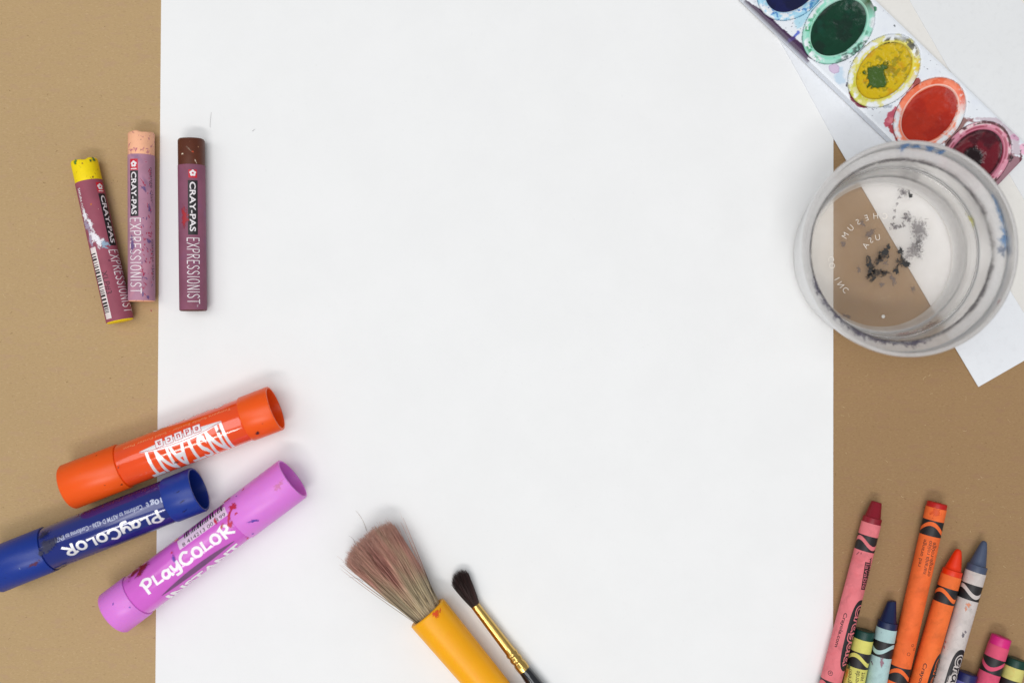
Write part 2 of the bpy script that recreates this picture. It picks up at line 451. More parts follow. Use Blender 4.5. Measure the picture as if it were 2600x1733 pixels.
def pastel(p0, p1, r, wrapf, wax, wrapm, label, zb, seed, blunt):
    c = Cyl(p0, p1, r, zb=zb)
    t = thing('oil_pastel', label, 'oil pastel', (c.a.x, c.a.y, zb), c.rot, 'oil pastels at the sheet\'s left edge')
    rw = r - .12
    prof = [(0.25 if blunt else .05, 0), (0.1, rw * .55), (0, rw * .82 if not blunt else rw * .7), (.25, rw * .93), (.8, rw), (c.L * wrapf + 1, rw)]
    V, F = lathe_x(prof, 96, c.zc)
    rnd = random.Random(seed); ph = [rnd.uniform(0, 6) for _ in range(4)]
    V = [(x + (.35 * blunt * (math.sin(3 * math.atan2(y, z - c.zc) + ph[0]) + .6 * math.sin(7 * math.atan2(y, z - c.zc) + ph[1])) * (1 - x / 2) if x < 2 else 0), y, z) for x, y, z in V]
    obj('pastel_tip', V, F, wax, t, sharp=50)
    V, F = lathe_x([(c.L * wrapf, rw), (c.L * wrapf, r), (c.L - .15, r), (c.L - .1, r - .1)], 96, c.zc)
    w = obj('paper_wrapper', V, F, wrapm, t, sharp=40)
    V, F = lathe_x([(c.L - 1, r - .11), (c.L, r - .2), (c.L + .25, r * .9), (c.L + .3, 0)], 96, c.zc)
    obj('pastel_butt', V, F, wax, t, sharp=50)
    return c, t, w
def wrapmat(name, col, sp): return pmat(name, col, .62, .35, var=(.09, .10), specks=sp, bump=(1.2, .2, .05))

yel_wax = pmat('yellow_pastel', (243, 214, 8), .55, .35, var=(.25, .06), specks=[(.55, .66, .72, (96, 40, 20), .9), (.28, .68, .76, (60, 110, 50), .6)], bump=(.8, .5, .15))
c, t, w = pastel(Z1(184, 284), Z1(450, 1466), 5.45, .135, yel_wax,
                 wrapmat('mauve_wrapper_red', (149, 76, 93), [(.3, .62, .8, (125, 60, 84), .6), (.9, .70, .75, (105, 45, 60), .6)]),
                 'yellow oil pastel tilted on the kraft paper, barcode and white smear on its wrapper', .05, 1, 1)
print_text(c, w, 'SAKURA COLOR', Z1(145, 488), Z1(184, 690), 1.3, white_ink, .012)
flower(c, w, Z1(304, 480))
pan = print_poly(c, w, rect_px(c, Z1(318, 530), Z1(402, 905), 3.7, .2), black_ink, .02, 'printed_panel')
print_text(c, w, 'CRAY-PAS', Z1(321, 540), Z1(399, 890), 2.4, white_ink, .02, .045)
print_text(c, w, 'EXprESSIoNIST', Z1(404, 940), Z1(518, 1400), 5.0, white_ink, strokes=.09)
print_poly(c, w, rect_px(c, Z1(245, 925), Z1(366, 1450), 3.2), pmat('label_white', (226, 214, 212), .6, var=(.3, .06)), .02, 'barcode_label')
bars(c, w, Z1(250, 970), Z1(352, 1405), 2.9, black_ink, 3, .04)
print_text(c, w, 'XLP#3', Z1(328, 1098), Z1(368, 1265), 2.6, pmat('wine_ink', (78, 34, 50), .6), 0)
wsm, bsm, lsm = sm((238, 234, 240), .95, 1.0, .15), sm((158, 184, 208), .85, 1.2, .15), sm((180, 165, 190), .8, 1.2, .2)
for p, ru, rv, ro, m, sd in (((190, 690), 2.3, 1.6, .0, wsm, 1), ((205, 765), 3.2, 1.8, .1, lsm, 2), ((225, 740), 2.2, 1.1, .3, wsm, 3), ((262, 850), 3.0, 2.2, .6, wsm, 4),
                             ((300, 880), 2.2, 1.7, .5, wsm, 5), ((335, 895), 2.2, 1.3, .6, bsm, 6), ((235, 880), 2.4, 1.2, .2, lsm, 7), ((345, 925), 1.1, .5, .9, bsm, 8)):
    smudge_px(c, w, Z1(*p), m, ru, rv, sd, ro, .45)
for p, ru, cc in (((237, 607), .45, (205, 110, 30)), ((170, 305), .3, (120, 50, 20)), ((250, 405), .45, (110, 40, 20)), ((232, 285), .6, (40, 90, 40)), ((120, 295), 1.0, (70, 120, 40)), ((255, 275), 1.0, (50, 110, 60)), ((370, 1020), .5, (110, 40, 70)), ((290, 640), .2, (220, 170, 170))):
    smudge_px(c, w, Z1(*p), sm(cc, .9), ru, ru * .8, int(p[0]))

pea_wax = pmat('peach_pastel', (244, 182, 146), .6, .3, var=(.25, .05), specks=[(.6, .585, .66, (176, 92, 122), .85), (.9, .66, .72, (130, 60, 90), .8)], bump=(.8, .5, .12))
c, t, w = pastel(Z1(606, 78), Z1(609, 1318), 5.35, .138, pea_wax,
                 wrapmat('mauve_wrapper_pale', (176, 128, 150), [(.12, .52, .72, (198, 138, 156), .7), (.16, .58, .75, (134, 104, 134), .7), (.8, .70, .75, (170, 50, 80), .7)]),
                 'peach oil pastel speckled with purple, upright on the kraft paper beside the sheet', .05, 2, .7)
flower(c, w, Z1(549, 312), 3.6, 4.6)
print_poly(c, w, rect_px(c, Z1(550, 356), Z1(553, 694), 3.7), black_ink, .02, 'printed_panel')
print_text(c, w, 'CRAY-PAS', Z1(549, 366), Z1(552, 680), 2.4, white_ink, .02, .045)
print_text(c, w, 'EXprESSIoNIST', Z1(557, 706), Z1(564, 1262), 5.0, white_ink, strokes=.09)
print_text(c, w, 'orange clair', Z1(676, 335), Z1(683, 598), 2.2, grey_ink)
print_text(c, w, 'naranja claro', Z1(688, 868), Z1(695, 1165), 2.2, grey_ink)
rs, vs_ = sm((178, 30, 78), .9, 1.6, .1), sm((110, 86, 140), .8, 1.4, .15)
rnd = random.Random(8)
for k in range(70):
    smudge_px(c, w, Z1(rnd.uniform(600, 690), rnd.gauss(1010, 150) if k % 4 else rnd.uniform(330, 720)), rs if k % 5 else vs_, rnd.uniform(.2, .85), rnd.uniform(.12, .32), k, rnd.uniform(-.5, 1.2), .5)
for p, ru, rv, ro in (((628, 490), 1.6, .5, .3), ((664, 880), 1.4, .7, .8), ((620, 1270), .7, .5, 0), ((540, 900), 4, .8, .1), ((668, 640), 1.6, .7, .4), ((655, 1290), .8, .6, 0)):
    smudge_px(c, w, Z1(*p), vs_, ru, rv, int(p[0]), ro)

bro_wax = pmat('brown_pastel', (88, 42, 24), .5, .4, var=(.25, .10), specks=[(.9, .70, .75, (200, 150, 110), .7), (.5, .72, .8, (170, 60, 20), .7)], bump=(.8, .4, .12))
c, t, w = pastel(Z1(975, 125), Z1(990, 1388), 5.5, .158, bro_wax,
                 wrapmat('mauve_wrapper_dark', (133, 79, 101), [(.09, .52, .75, (122, 84, 122), .6), (.14, .58, .75, (126, 66, 80), .5), (.9, .70, .75, (92, 40, 60), .6)]),
                 'dark brown oil pastel lying upright on the white sheet', .3, 3, .15)
flower(c, w, Z1(986, 380), 3.4, 3.3)
print_poly(c, w, rect_px(c, Z1(986, 428), Z1(988, 830), 3.9), black_ink, .02, 'printed_panel')
print_text(c, w, 'CRAY-PAS', Z1(985, 440), Z1(987, 806), 2.4, white_ink, .02, .045)
print_text(c, w, 'EXprESSIoNIST', Z1(989, 852), Z1(993, 1338), 5.2, white_ink, strokes=.085)
print_text(c, w, 'TM', Z1(1021, 1344), Z1(1021, 1362), .5, white_ink)
smudge_px(c, w, Z1(925, 700), sm((176, 36, 46), .85, 1.0, .2), 3.2, 1.7, 3, 0)
smudge_px(c, w, Z1(910, 232), sm((235, 215, 190), .95), .45, .4, 5)
smudge_px(c, w, Z1(985, 218), sm((190, 70, 30), .9), .6, .4, 6)
smudge_px(c, w, Z1(1008, 290), sm((215, 190, 170), .8), .9, .25, 7, .5)
smudge_px(c, w, Z1(960, 200), sm((150, 120, 100), .6), 1.6, .3, 9, .8)

# ------------------------------------------------------------------ tempera sticks
Z2 = lambda x, y: (130 + x / 3.512, 950 + y / 3.512)
Z3 = lambda x, y: (x / 2.941, 1140 + y / 2.941)
silver = pmat('silver_foil', (232, 230, 232), .32, .5, metal=.25)
def stick(p0, p1, lab, capc, barc, short_first, seed, specks, filmc=1.0):
    c = Cyl(p0, p1, 8.95, zb=.3); L = c.L; RC = 9.45
    c.zc = RC
    t = thing('paint_stick', lab, 'paint stick', (c.a.x, c.a.y, .3), c.rot, 'solid paint sticks in the lower left')
    cap = pmat('stick_plastic', capc, .36, .45, sss=.12, var=(.05, .03), specks=specks, bump=(.5, .06, .05))
    film = pmat('printed_film', barc, .16, .5, coat=.6 * filmc, var=(.05, .05), specks=specks)
    a, b = (.136, .70) if short_first else (.27, .86)
    def closed(x0, x1, end):       # closed rounded end at x0
        s = 1 if x1 > x0 else -1
        return [(x0 + .5 * s, 0), (x0 + .35 * s, RC * .55), (x0, RC * .9), (x0 + .12 * s, RC * .955), (x0 + .7 * s, RC), (x1 - .3 * s, RC - .05), (x1, RC - .2), (x1 + .05 * s, 8.6)]
    def open_(x0, x1, deep):       # hollow end at x0
        s = 1 if x1 > x0 else -1
        return [(x0 + deep * s, 0), (x0 + deep * s, 7.7), (x0 + 1 * s, 8.35), (x0 + .1 * s, 8.5), (x0, 8.75), (x0 + .12 * s, 9.25), (x0 + .6 * s, RC - .02), (x1 - .3 * s, RC - .1), (x1, RC - .25), (x1 + .05 * s, 8.6)]
    V, F = lathe_x(closed(0, L * a, 0), 128, c.zc)
    cap_o = obj('base' if short_first else 'cap', V, F, cap, t, sharp=50)
    V, F = lathe_x(open_(L, L * b, 9), 128, c.zc); F = [f[::-1] for f in F]
    tail = obj('cap' if short_first else 'base', V, F, cap, t, sharp=50)
    V, F = lathe_x([(L * a - .6, 8.4), (L * a + .1, 8.8), (L * a + .6, 8.95), (L * b - .6, 8.95), (L * b - .1, 8.8), (L * b + .6, 8.4)], 128, c.zc)
    body = obj('barrel', V, F, film, t, sharp=60)
    return c, t, body, cap_o, tail

gloss_white = pmat('white_print', (243, 238, 242), .35)
def instant(c, parent, ua, ub, v_base, v_top, mat, sag, lens_mat, lens_h, flip=True, name='lettering'):
    """tall condensed letters standing on an arched band"""
    P = [text2d('INSTANT', .022)]; x0, x1, y0, y1 = bbox(P)
    q = []
    for x, y in P[0][0]:
        f = (x - x0) / (x1 - x0); g = (y - y0) / (y1 - y0); ar = sag * (1 - (2 * f - 1) ** 2)
        v = (v_base + (ar if not flip else -ar)) * (1 - g) + v_top * g
        q.append((ub + (ua - ub) * f if flip else ua + (ub - ua) * f, v))
    V, F = wrap(c, q, P[0][1], .035); obj(name, V, F, mat, parent, smooth=False)
    lo, hi = [], []
    for k in range(25):
        f = k / 24; ar = sag * (1 - (2 * f - 1) ** 2); e = lens_h * (1 - (2 * f - 1) ** 2)
        u = ua + (ub - ua) * f
        lo.append((u, v_base + (-ar - .25 if flip else ar + .25))); hi.append((u, v_base + (e + .25 if flip else -e - .25)))
    V2 = lo + hi; F2 = [(k, k + 1, 25 + k + 1, 25 + k) for k in range(24)]
    V, F = wrap(c, V2, F2, .03); return obj('printed_swoosh', V, F, lens_mat, parent, smooth=False), lo

# orange
osp = [(.35, .72, .78, (120, 40, 20), .6)]
c, t, body, cap_o, tail = stick(Z2(157, 1003), Z2(2004, 299), 'orange paint stick with silver lettering, topmost of the three sticks', (240, 88, 10), (236, 74, 10), False, 1, osp)
pale_o = pmat('pale_orange_ink', (240, 150, 100), .3)
print_text(c, body, 'Tempera Solida Escolar - Solid Poster Paint', Z2(1602, 300), Z2(640, 662), 1.6, pale_o, 0)
print_text(c, body, 'PLayCOLOR', Z2(1545, 262), Z2(900, 500), 6.0, silver, strokes=.2)
u_l, v_l = c.uv(*Z2(785, 690)); u_r, v_r = c.uv(*Z2(1518, 425)); vb = (v_l + v_r) / 2
vt = c.uv(*Z2(1250, 790))[1]
instant(c, body, u_l, u_r, vb, vt, silver, 2.3, silver, .9)
q = []
for k in range(25):
    f = k / 24; q.append((u_l + (u_r - u_l) * f, vb - 1.75 * (1 - (2 * f - 1) ** 2)))
V2, F2 = ribbon(q, .22); V, F = wrap(c, V2, F2, .06); obj('printed_line', V, F, red_ink, body, smooth=False)
for ch, p in zip('educa', ((1297, 482), (1215, 512), (1133, 546), (1050, 580), (962, 612))):
    u, v = c.uv(*Z2(*p)); h = 1.72
    print_poly(c, body, [(u - h, v - h), (u + h, v - h), (u + h, v + h), (u - h, v + h)], red_ink, .05, 'printed_tile')
    h = 1.5
    print_poly(c, body, [(u - h, v - h), (u + h, v - h), (u + h, v + h), (u - h, v + h)], gloss_white, .065, 'printed_tile')
    hh = 2.3 if ch == 'd' else 1.8
    print_text_uv(c, body, ch, u + .75, u - .75, v, hh, red_ink, .02, .08)
for pz, ru, cc in (((1840, 515), 1.0, (60, 25, 35)), ((490, 650), .8, (90, 50, 20)), ((628, 972), .5, (70, 25, 15)), ((1120, 775), .8, (110, 40, 10)), ((410, 730), .4, (140, 50, 10)), ((600, 830), .35, (110, 30, 20)), ((1495, 505), .8, (140, 60, 30)), ((480, 980), .3, (150, 50, 10))):
    smudge_px(c, body, Z2(*pz), sm(cc, .85, 1.4), ru * 1.1, ru * .8, int(pz[0]), .3, .35, .56)

# blue
bsp = [(.3, .70, .78, (12, 18, 60), .7)]
c, t, body, cap_o, tail = stick(Z3(-32, 902), Z3(1490, 295), 'dark blue paint stick lying against the orange one, running off the left edge', (20, 52, 142), (15, 34, 116), False, 2, bsp)
pale_b = pmat('pale_blue_ink', (196, 202, 226), .35)
print_text(c, body, '10g', Z3(1208, 370), Z3(1122, 405), 2.7, pale_b, .03)
print_text(c, body, 'Conforms to ASTM D 4236 - Conforms to EN71', Z3(1062, 428), Z3(412, 682), 1.9, pale_b, .008)
print_text(c, body, 'e', Z3(1110, 408), Z3(1092, 415), 1.8, pale_b, .0)
print_text(c, body, 'PLayCOLOR', Z3(1212, 488), Z3(470, 770), 6.6, silver, strokes=.2)
print_text(c, body, 'Tempera Solida Escolar - Solid Poster Paint', Z3(1272, 560), Z3(480, 858), 1.7, pmat('plum_ink', (58, 34, 104), .4), 0)
print_text(c, body, 'educa INSTANT', Z3(1160, 275), Z3(560, 500), 2.6, pmat('rust_ink', (92, 46, 86), .4), 0)
for p, ru, rv, cc in (((260, 850), 2.2, .7, (96, 30, 70)), ((360, 720), 5, 2.2, (40, 40, 70)), ((440, 880), 3, 1.2, (14, 16, 50)), ((330, 640), 2.5, 1.2, (16, 18, 60)), ((1330, 320), 1.3, .3, (16, 26, 90)), ((1365, 385), 1.2, .3, (16, 26, 90)), ((1375, 455), 1.1, .3, (14, 24, 90)), ((150, 885), .3, .3, (120, 140, 190))):
    smudge_px(c, body, Z3(*p), sm(cc, .75, .8, .2), ru, rv, int(p[0]), .1, .4, .56)

# pink
psp = [(.4, .73, .77, (150, 40, 120), .6)]
c, t, body, cap_o, tail = stick(Z3(851, 1223), Z3(2189, 217), 'pink paint stick with barcode and red smears, lowest of the three sticks', (219, 124, 217), (211, 100, 204), True, 3, psp, .35)
lab_m = pmat('pale_pink_label', (234, 206, 232), .4)
print_poly(c, body, rect_px(c, Z3(1330, 716), Z3(1696, 446), 4.9), lab_m, .02, 'barcode_label')
bars(c, body, Z3(1375, 640), Z3(1664, 425), 4.6, black_ink, 8, .045)
print_text(c, body, '8 414213 001199', Z3(1362, 716), Z3(1680, 482), 1.7, black_ink, .0, .045)
print_text(c, body, 'PLayCOLOR', Z3(1062, 1052), Z3(1735, 582), 7.2, gloss_white, strokes=.21, off=.05)
u_l, v_l = c.uv(*Z3(1200, 1085)); u_r, v_r = c.uv(*Z3(1757, 690)); vb = (v_l + v_r) / 2
dark_sw = pmat('dark_violet_swoosh', (122, 78, 122), .3, var=(.12, .12))
u2, v2 = c.uv(*Z3(1225, 1125)); u3, v3 = c.uv(*Z3(1800, 715)); vv = (v2 + v3) / 2
instant(c, body, u_l + .5, u_r - .5, vb - 1.2, vv - 6.2 if False else vb - 1.4, gloss_white, .0, dark_sw, -1.4, flip=True) if False else None
lo, hi = [], []
for k in range(25):
    f = k / 24; e = (1 - (2 * f - 1) ** 2); u = u_l + (u_r - u_l) * f; lo.append((u, vb - .9 * e - .12)); hi.append((u, vb + 1.7 * e + .12))
V, F = wrap(c, lo + hi, [(k, k + 1, 26 + k, 25 + k) for k in range(24)], .03); obj('printed_swoosh', V, F, dark_sw, body, smooth=False)
P = [text2d('INSTANT', .03)]; x0, x1, y0, y1 = bbox(P); q = []
for x, y in P[0][0]:
    f = (x - x0) / (x1 - x0); g = (y - y0) / (y1 - y0)
    q.append((u_l + .3 + (u_r - u_l - .6) * f, vb - 7.6 + (6.0 - 0.0) * g - .9 * (1 - (2 * f - 1) ** 2) * g))
V, F = wrap(c, q, P[0][1], .035); obj('lettering', V, F, gloss_white, body, smooth=False)
crim, deep = sm((200, 28, 70), .9, 1.0, .12), sm((128, 14, 34), .95, .8, .12)
for p, ru, rv, ro, m in (((1075, 880), 2.4, 1.3, -.1, deep), ((1010, 925), 2.4, 1.3, .2, deep), ((1045, 930), 1.8, .8, .6, deep), ((1700, 385), 1.4, .8, 0, crim), ((1745, 430), 1.2, 1.4, .3, crim), ((1715, 500), 2.0, .6, .8, crim), ((1612, 540), 1.2, .5, 1.2, crim),
                         ((1720, 560), 1.2, .6, .2, crim), ((1822, 305), .5, .4, 0, crim), ((1660, 570), .8, .5, .6, crim), ((1845, 655), .7, .3, .3, crim), ((1765, 480), .5, .4, 0, crim), ((1285, 775), .5, .3, 0, crim)):
    smudge_px(c, body, Z3(*p), m, ru * 1.25, rv * 1.25, int(p[0] + p[1]), ro, .45, .55)
vio, ora = sm((86, 60, 176), .8, 1.4, .15), sm((240, 150, 60), .8, 1.4, .2)
for p, ru, rv, ro, m in (((1300, 820), 1.4, .5, 1.5, vio), ((1895, 530), 1.7, .5, -.6, vio), ((1885, 622), .5, .4, 0, vio), ((1770, 355), .4, .3, 0, vio), ((1325, 680), .8, .6, 0, ora), ((2080, 270), 1.8, 1.2, 0, sm((226, 140, 160), .4, .8, .3)), ((850, 1155), .3, .3, 0, vio), ((970, 1175), .35, .25, 0, vio), ((1010, 880), 2, 1, .4, sm((180, 60, 170), .5, .8, .3))):
    smudge_px(c, body, Z3(*p), m, ru * 1.2, rv * 1.2, int(p[0] + 7), ro, .4, .55)

# ------------------------------------------------------------------ crayons
def crayon(ptip, pdir, tip, r0, r1, wax_col, wrap_col, lab, roll, crest, wl, seed, length=92.0, ring=2.5, coneL=8.5, extra_specks=(), tip_r=1.1, chisel=0.0, zb=0.05):
    q = (ptip[0] + (pdir[0] - ptip[0]) * 1.0, ptip[1] + (pdir[1] - ptip[1]) * 1.0)
    c = Cyl(ptip, q, r0, r1, zb=zb)
    L0 = c.L; c.R = lambda u, c=c, L0=L0: r0 + (r1 - r0) * min(max((u - wl) / max(L0 - wl, 1), 0), 1)
    t = thing('crayon', lab, 'crayon', (c.a.x, c.a.y, zb), c.rot, 'crayons fanned out in the lower right')
    wax = pmat('crayon_wax', wax_col, .38, .45, var=(.12, .08), bump=(.9, .12, .05))
    rw = r0 - .14
    if tip == 'cone':
        prof = [(0, 0), (.08, tip_r * .45), (.35, tip_r * .8), (.95, tip_r * 1.05)]
        for k in range(1, 7):
            f = k / 6; prof.append((.95 + (coneL - .95) * f, tip_r * 1.05 + (rw - .72 - tip_r * 1.05) * f ** .85))
        prof += [(coneL + .12, rw - .6), (coneL + .25, rw - .12), (coneL + .5, rw), (wl + 1, rw)]
    elif tip == 'blunt':
        prof = [(.2, 0), (.12, tip_r * .6), (.05, tip_r * .85), (.4, tip_r), (coneL, rw - .62), (coneL + .12, rw - .5), (coneL + .25, rw - .1), (coneL + .5, rw), (wl + 1, rw)]
    else:
        prof = [(.12, 0), (.05, rw * .5), (0, rw * .9), (.12, rw * .96), (.5, rw), (wl + 1, rw)]
    V, F = lathe_x(prof, 64, c.zc)
    if chisel: V = [(x + (chisel * (y + tip_r) * max(0, 1 - x / 4)), y, z) for x, y, z in V]
    obj('wax_tip' if tip != 'flat' else 'wax_end', V, F, wax, t, sharp=45)
    wm = pmat('crayon_paper', wrap_col, .68, .3, var=(.16, .07), specks=list(extra_specks) + [(.3, .48, .72, tuple(int(x * .86) for x in wrap_col), .55), (.22, .55, .75, tuple(min(255, int(x * 1.06) + 6) for x in wrap_col), .5), (.8, .70, .76, tuple(int(x * .55) for x in wrap_col), .5)], bump=(1.0, .25, .06))
    E = length - 3
    V, F = lathe_x([(wl, rw)] + [(wl + (E - wl) * k / 12, c.R(wl + (E - wl) * k / 12)) for k in range(13)] + [(E, rw)], 64, c.zc)
    w = obj('paper_wrapper', V, F, wm, t, sharp=40)
    V, F = lathe_x([(E - 1, r0 - .1), (length - .3, r0 - .2), (length, r0 - .6), (length, 0)], 64, c.zc)
    obj('wax_end', V, F, wax, t, sharp=45)
    c.roll = roll
    for ub in (wl + 5.2, wl + 66.6):
        if ub + 6.4 > E: continue
        x1, x2 = ub, ub + 6.4; n = 72
        for part in (0, 1):
            Vv, Ff = [], []
            for k in range(n + 1):
                v = (2 * math.pi * k / n - math.pi)
                s = (x1 + x2) / 2 - 1.45 * math.cos(2 * (v - crest)) - .35 * math.cos(v - crest)
                e = .85
                a, b = (x1, s - e) if part == 0 else (s + e, x2)
                if b < a: b = a
                for m in range(3):
                    Vv.append(c.pt(a + (b - a) * m / 2, v * c.R(a), .025))
            for k in range(n):
                for m in range(2):
                    i = k * 3 + m; Ff.append((i, i + 1, i + 4, i + 3))
            obj('printed_band', Vv, Ff, black_ink, w)
    return c, t, w, wm
def logo(c, w, wm, u0, u1, ang, h=6.8):
    r = c.R(u0); v = ang * r; n = 40; um, hl = (u0 + u1) / 2, (u1 - u0) / 2; q = []
    for k in range(n):
        a = 2 * math.pi * k / n; cu, su = math.cos(a), math.sin(a)
        q.append((um + hl * math.copysign(abs(cu) ** .6, cu), v + h / 2 * math.copysign(abs(su) ** .75, su)))
    print_poly(c, w, q, black_ink, .03, 'printed_logo')
    ed = pmat('logo_outline', (0, 0, 0), .6); ed.node_tree.nodes['RGB'].outputs[0].default_value = wm.node_tree.nodes['RGB'].outputs[0].default_value
    for wd, m_, of in ((.36, ed, .05), (.15, black_ink, .09)):
        P, _ = strokes2d('CqayukA'.replace('A', 'a'), wd); Q, _ = strokes2d('Cqayuka', .15)
        V, F = place(c, P, bbox(Q), u0 + 2.6, u1 - 2.6, v, v, h * .66, of)
        obj('lettering', V, F, m_, w, smooth=False)

Z7 = lambda x, y: (2070 + x / 3.247, 1250 + y / 3.247)
A1 = lambda x, y: (2080 + x / 9.05, 1560 + y / 9.05)
A2 = lambda x, y: (2340 + x / 9.05, 1560 + y / 9.05)
A3 = lambda x, y: (2140 + x / 7.84, 1250 + y / 7.84)
A4 = lambda x, y: (2350 + x / 6.032, 1340 + y / 6.032)
dk = pmat('crayon_ink', (52, 26, 26), .6)

c, t, w, wm = crayon((2226.0, 1273.0), (2111.3, 1720), 'blunt', 3.95, 4.25, (134, 16, 36), (222, 119, 126), 'dark red crayon with a worn blunt tip and pink wrapper, leftmost of the crayons', 0, -1.15, 9.0, 1,
                     coneL=6.4, tip_r=2.15, extra_specks=[(.16, .48, .75, (214, 98, 104), .5)])
logo(c, w, wm, 40.3, 70.3, .80, 7.2)
print_text(c, w, 'Crayola.com', Z7(248, 990), Z7(168, 1270), 1.9, black_ink, .012)
pk_ink = pmat('pink_outline', (196, 100, 112), .6)
print_poly(c, w, rect_px(c, Z7(436, 575), Z7(396, 800), 2.7), dk, .03, 'printed_panel')
print_text(c, w, 'lavable', Z7(434, 585), Z7(398, 792), 2.1, pk_ink, .0, .05)
print_text(c, w, 'washable', Z7(462, 535), Z7(428, 760), 1.8, dk, .02)
V, F = wrap(c, *ribbon([(c.uv(*A1(255, 1335))[0] + .9 * math.cos(a), c.uv(*A1(255, 1335))[1] + .9 * math.sin(a)) for a in [6.2832 * k / 16 for k in range(17)]], .2), .035); obj('lettering', V, F, black_ink, w, smooth=False)
print_text(c, w, 'R', A1(263, 1312), A1(250, 1360), .8, black_ink, 0)
smudge_px(c, w, A3(300, 1200), sm((80, 30, 40), .9, 2), 1.0, .16, 3, -.6)
smudge_px(c, w, A3(365, 1200), sm((120, 40, 50), .8, 2), .35, .25, 4)

c, t, w, wm = crayon((2196.4, 1598.5), (2167.5, 1733), 'flat', 4.05, 4.3, (12, 58, 50), (212, 206, 108), 'green crayon, flat end up, yellow wrapper with colour name, beside the pink wrapped crayon', 0, -.75, 3.6, 2, length=70,
                     extra_specks=[(.1, .58, .78, (188, 180, 70), .5)])
print_text(c, w, 'green', A1(705, 1580), A1(735, 1255), 1.9, dk)
print_text(c, w, 'verde', A1(840, 1590), A1(885, 1280), 1.9, dk)
print_text(c, w, 'vert', A1(975, 1520), A1(1015, 1320), 1.9, dk)
smudge_px(c, w, A1(685, 1180), sm((50, 90, 60), .8, .9, .25), 1.2, .9, 3)
smudge_px(c, w, A1(640, 1330), sm((220, 140, 60), .7, .7, .3), 2.4, 1.0, 4)

c, t, w, wm = crayon((2264.0, 1527.5), (2224, 1733), 'blunt', 4.1, 4.25, (18, 34, 74), (172, 200, 200), 'navy blue crayon with a slanted worn tip and pale blue wrapper', 0, .8, 10.8, 3, coneL=7.9, tip_r=1.75, chisel=-.28,
                     extra_specks=[(.14, .56, .75, (196, 196, 198), .6), (.6, .66, .72, (120, 140, 150), .5)])
smudge_px(c, w, A1(1440, 1080), sm((160, 100, 120), .7, .9, .25), 2.0, .8, 3, .2)
smudge_px(c, w, A1(1210, 1090), sm((120, 70, 100), .7, 1.2, .25), 1.2, .3, 5, .8)

c, t, w, wm = crayon((2380.2, 1275.0), (2277.2, 1729), 'flat', 4.15, 4.25, (184, 18, 14), (236, 108, 52), 'red orange crayon, flat end up, longest orange wrapper of the crayons', 0, -.45, 2.2, 4, length=84,
                     extra_specks=[(.12, .48, .75, (222, 88, 34), .5), (1.2, .70, .75, (150, 70, 30), .6)])
print_text(c, w, 'red orange', A3(1520, 1462), A3(1640, 925), 1.9, dk)
print_text(c, w, 'naranja rojizo', Z7(902, 668), Z7(955, 396), 1.9, dk)
print_text(c, w, 'orange-rouge', Z7(940, 688), Z7(990, 410), 1.9, dk)
for p, r in (((770, 1330), .62), ((803, 1258), .5), ((815, 1290), .45)):
    u, v = c.uv(*Z7(*p)); V, F = wrap(c, *ribbon([(u + r * math.cos(a), v + r * math.sin(a)) for a in [6.2832 * k / 14 for k in range(15)]], .15), .035); obj('lettering', V, F, dk, w, smooth=False)
smudge_px(c, w, A3(1850, 400), sm((226, 84, 24), .7, .8, .25), 1.6, 2.0, 3)
smudge_px(c, w, A1(1770, 620), sm((110, 90, 40), .6, .9, .3), 1.0, .6, 5)

c, t, w, wm = crayon((2434.5, 1393.0), (2385.9, 1561), 'cone', 4.1, 4.2, (228, 50, 6), (236, 112, 52), 'orange crayon with a rounded tip, pressed against the grey crayon', 0, -.95, 11.2, 5, coneL=8.7, tip_r=1.3,
                     extra_specks=[(.12, .48, .75, (224, 94, 36), .5), (1.2, .70, .75, (150, 70, 30), .6)])
logo(c, w, wm, 43, 73, 1.05, 7.0)
print_text(c, w, 'Crayola.com', A2(80, 1105), A2(-160, 1980), 1.9, dk, .012)

c, t, w, wm = crayon((2500.0, 1372.0), (2395, 1733), 'cone', 4.15, 4.45, (70, 80, 104), (202, 192, 188), 'slate grey crayon with a pointed tip and smudged off white wrapper', 0, -1.4, 13.2, 6, coneL=10.2, tip_r=1.15,
                     extra_specks=[(.18, .58, .78, (206, 172, 164), .5), (.2, .60, .78, (176, 172, 184), .5), (.9, .68, .74, (120, 110, 120), .5)])
logo(c, w, wm, 45, 75, .44, 7.2)
print_text(c, w, 'Crayola.com', A2(405, 1010), A2(215, 1720), 1.9, black_ink, .012)
for p, ru, rv, cc in (((655, 1175), 1.0, .8, (226, 140, 100)), ((620, 1235), .9, .5, (214, 140, 110))):
    smudge_px(c, w, A4(*p), sm(cc, .8, 1.2, .2), ru, rv, int(p[0]), .3)
for p, ru, rv, cc in (((955, 460), 1.3, .6, (110, 104, 112)), ((1010, 390), .8, .5, (130, 120, 128)), ((550, 620), .7, .3, (200, 90, 84)), ((520, 735), .6, .5, (196, 70, 70))):
    smudge_px(c, w, A2(*p), sm(cc, .8, 1.2, .2), ru, rv, int(p[0]), .3)

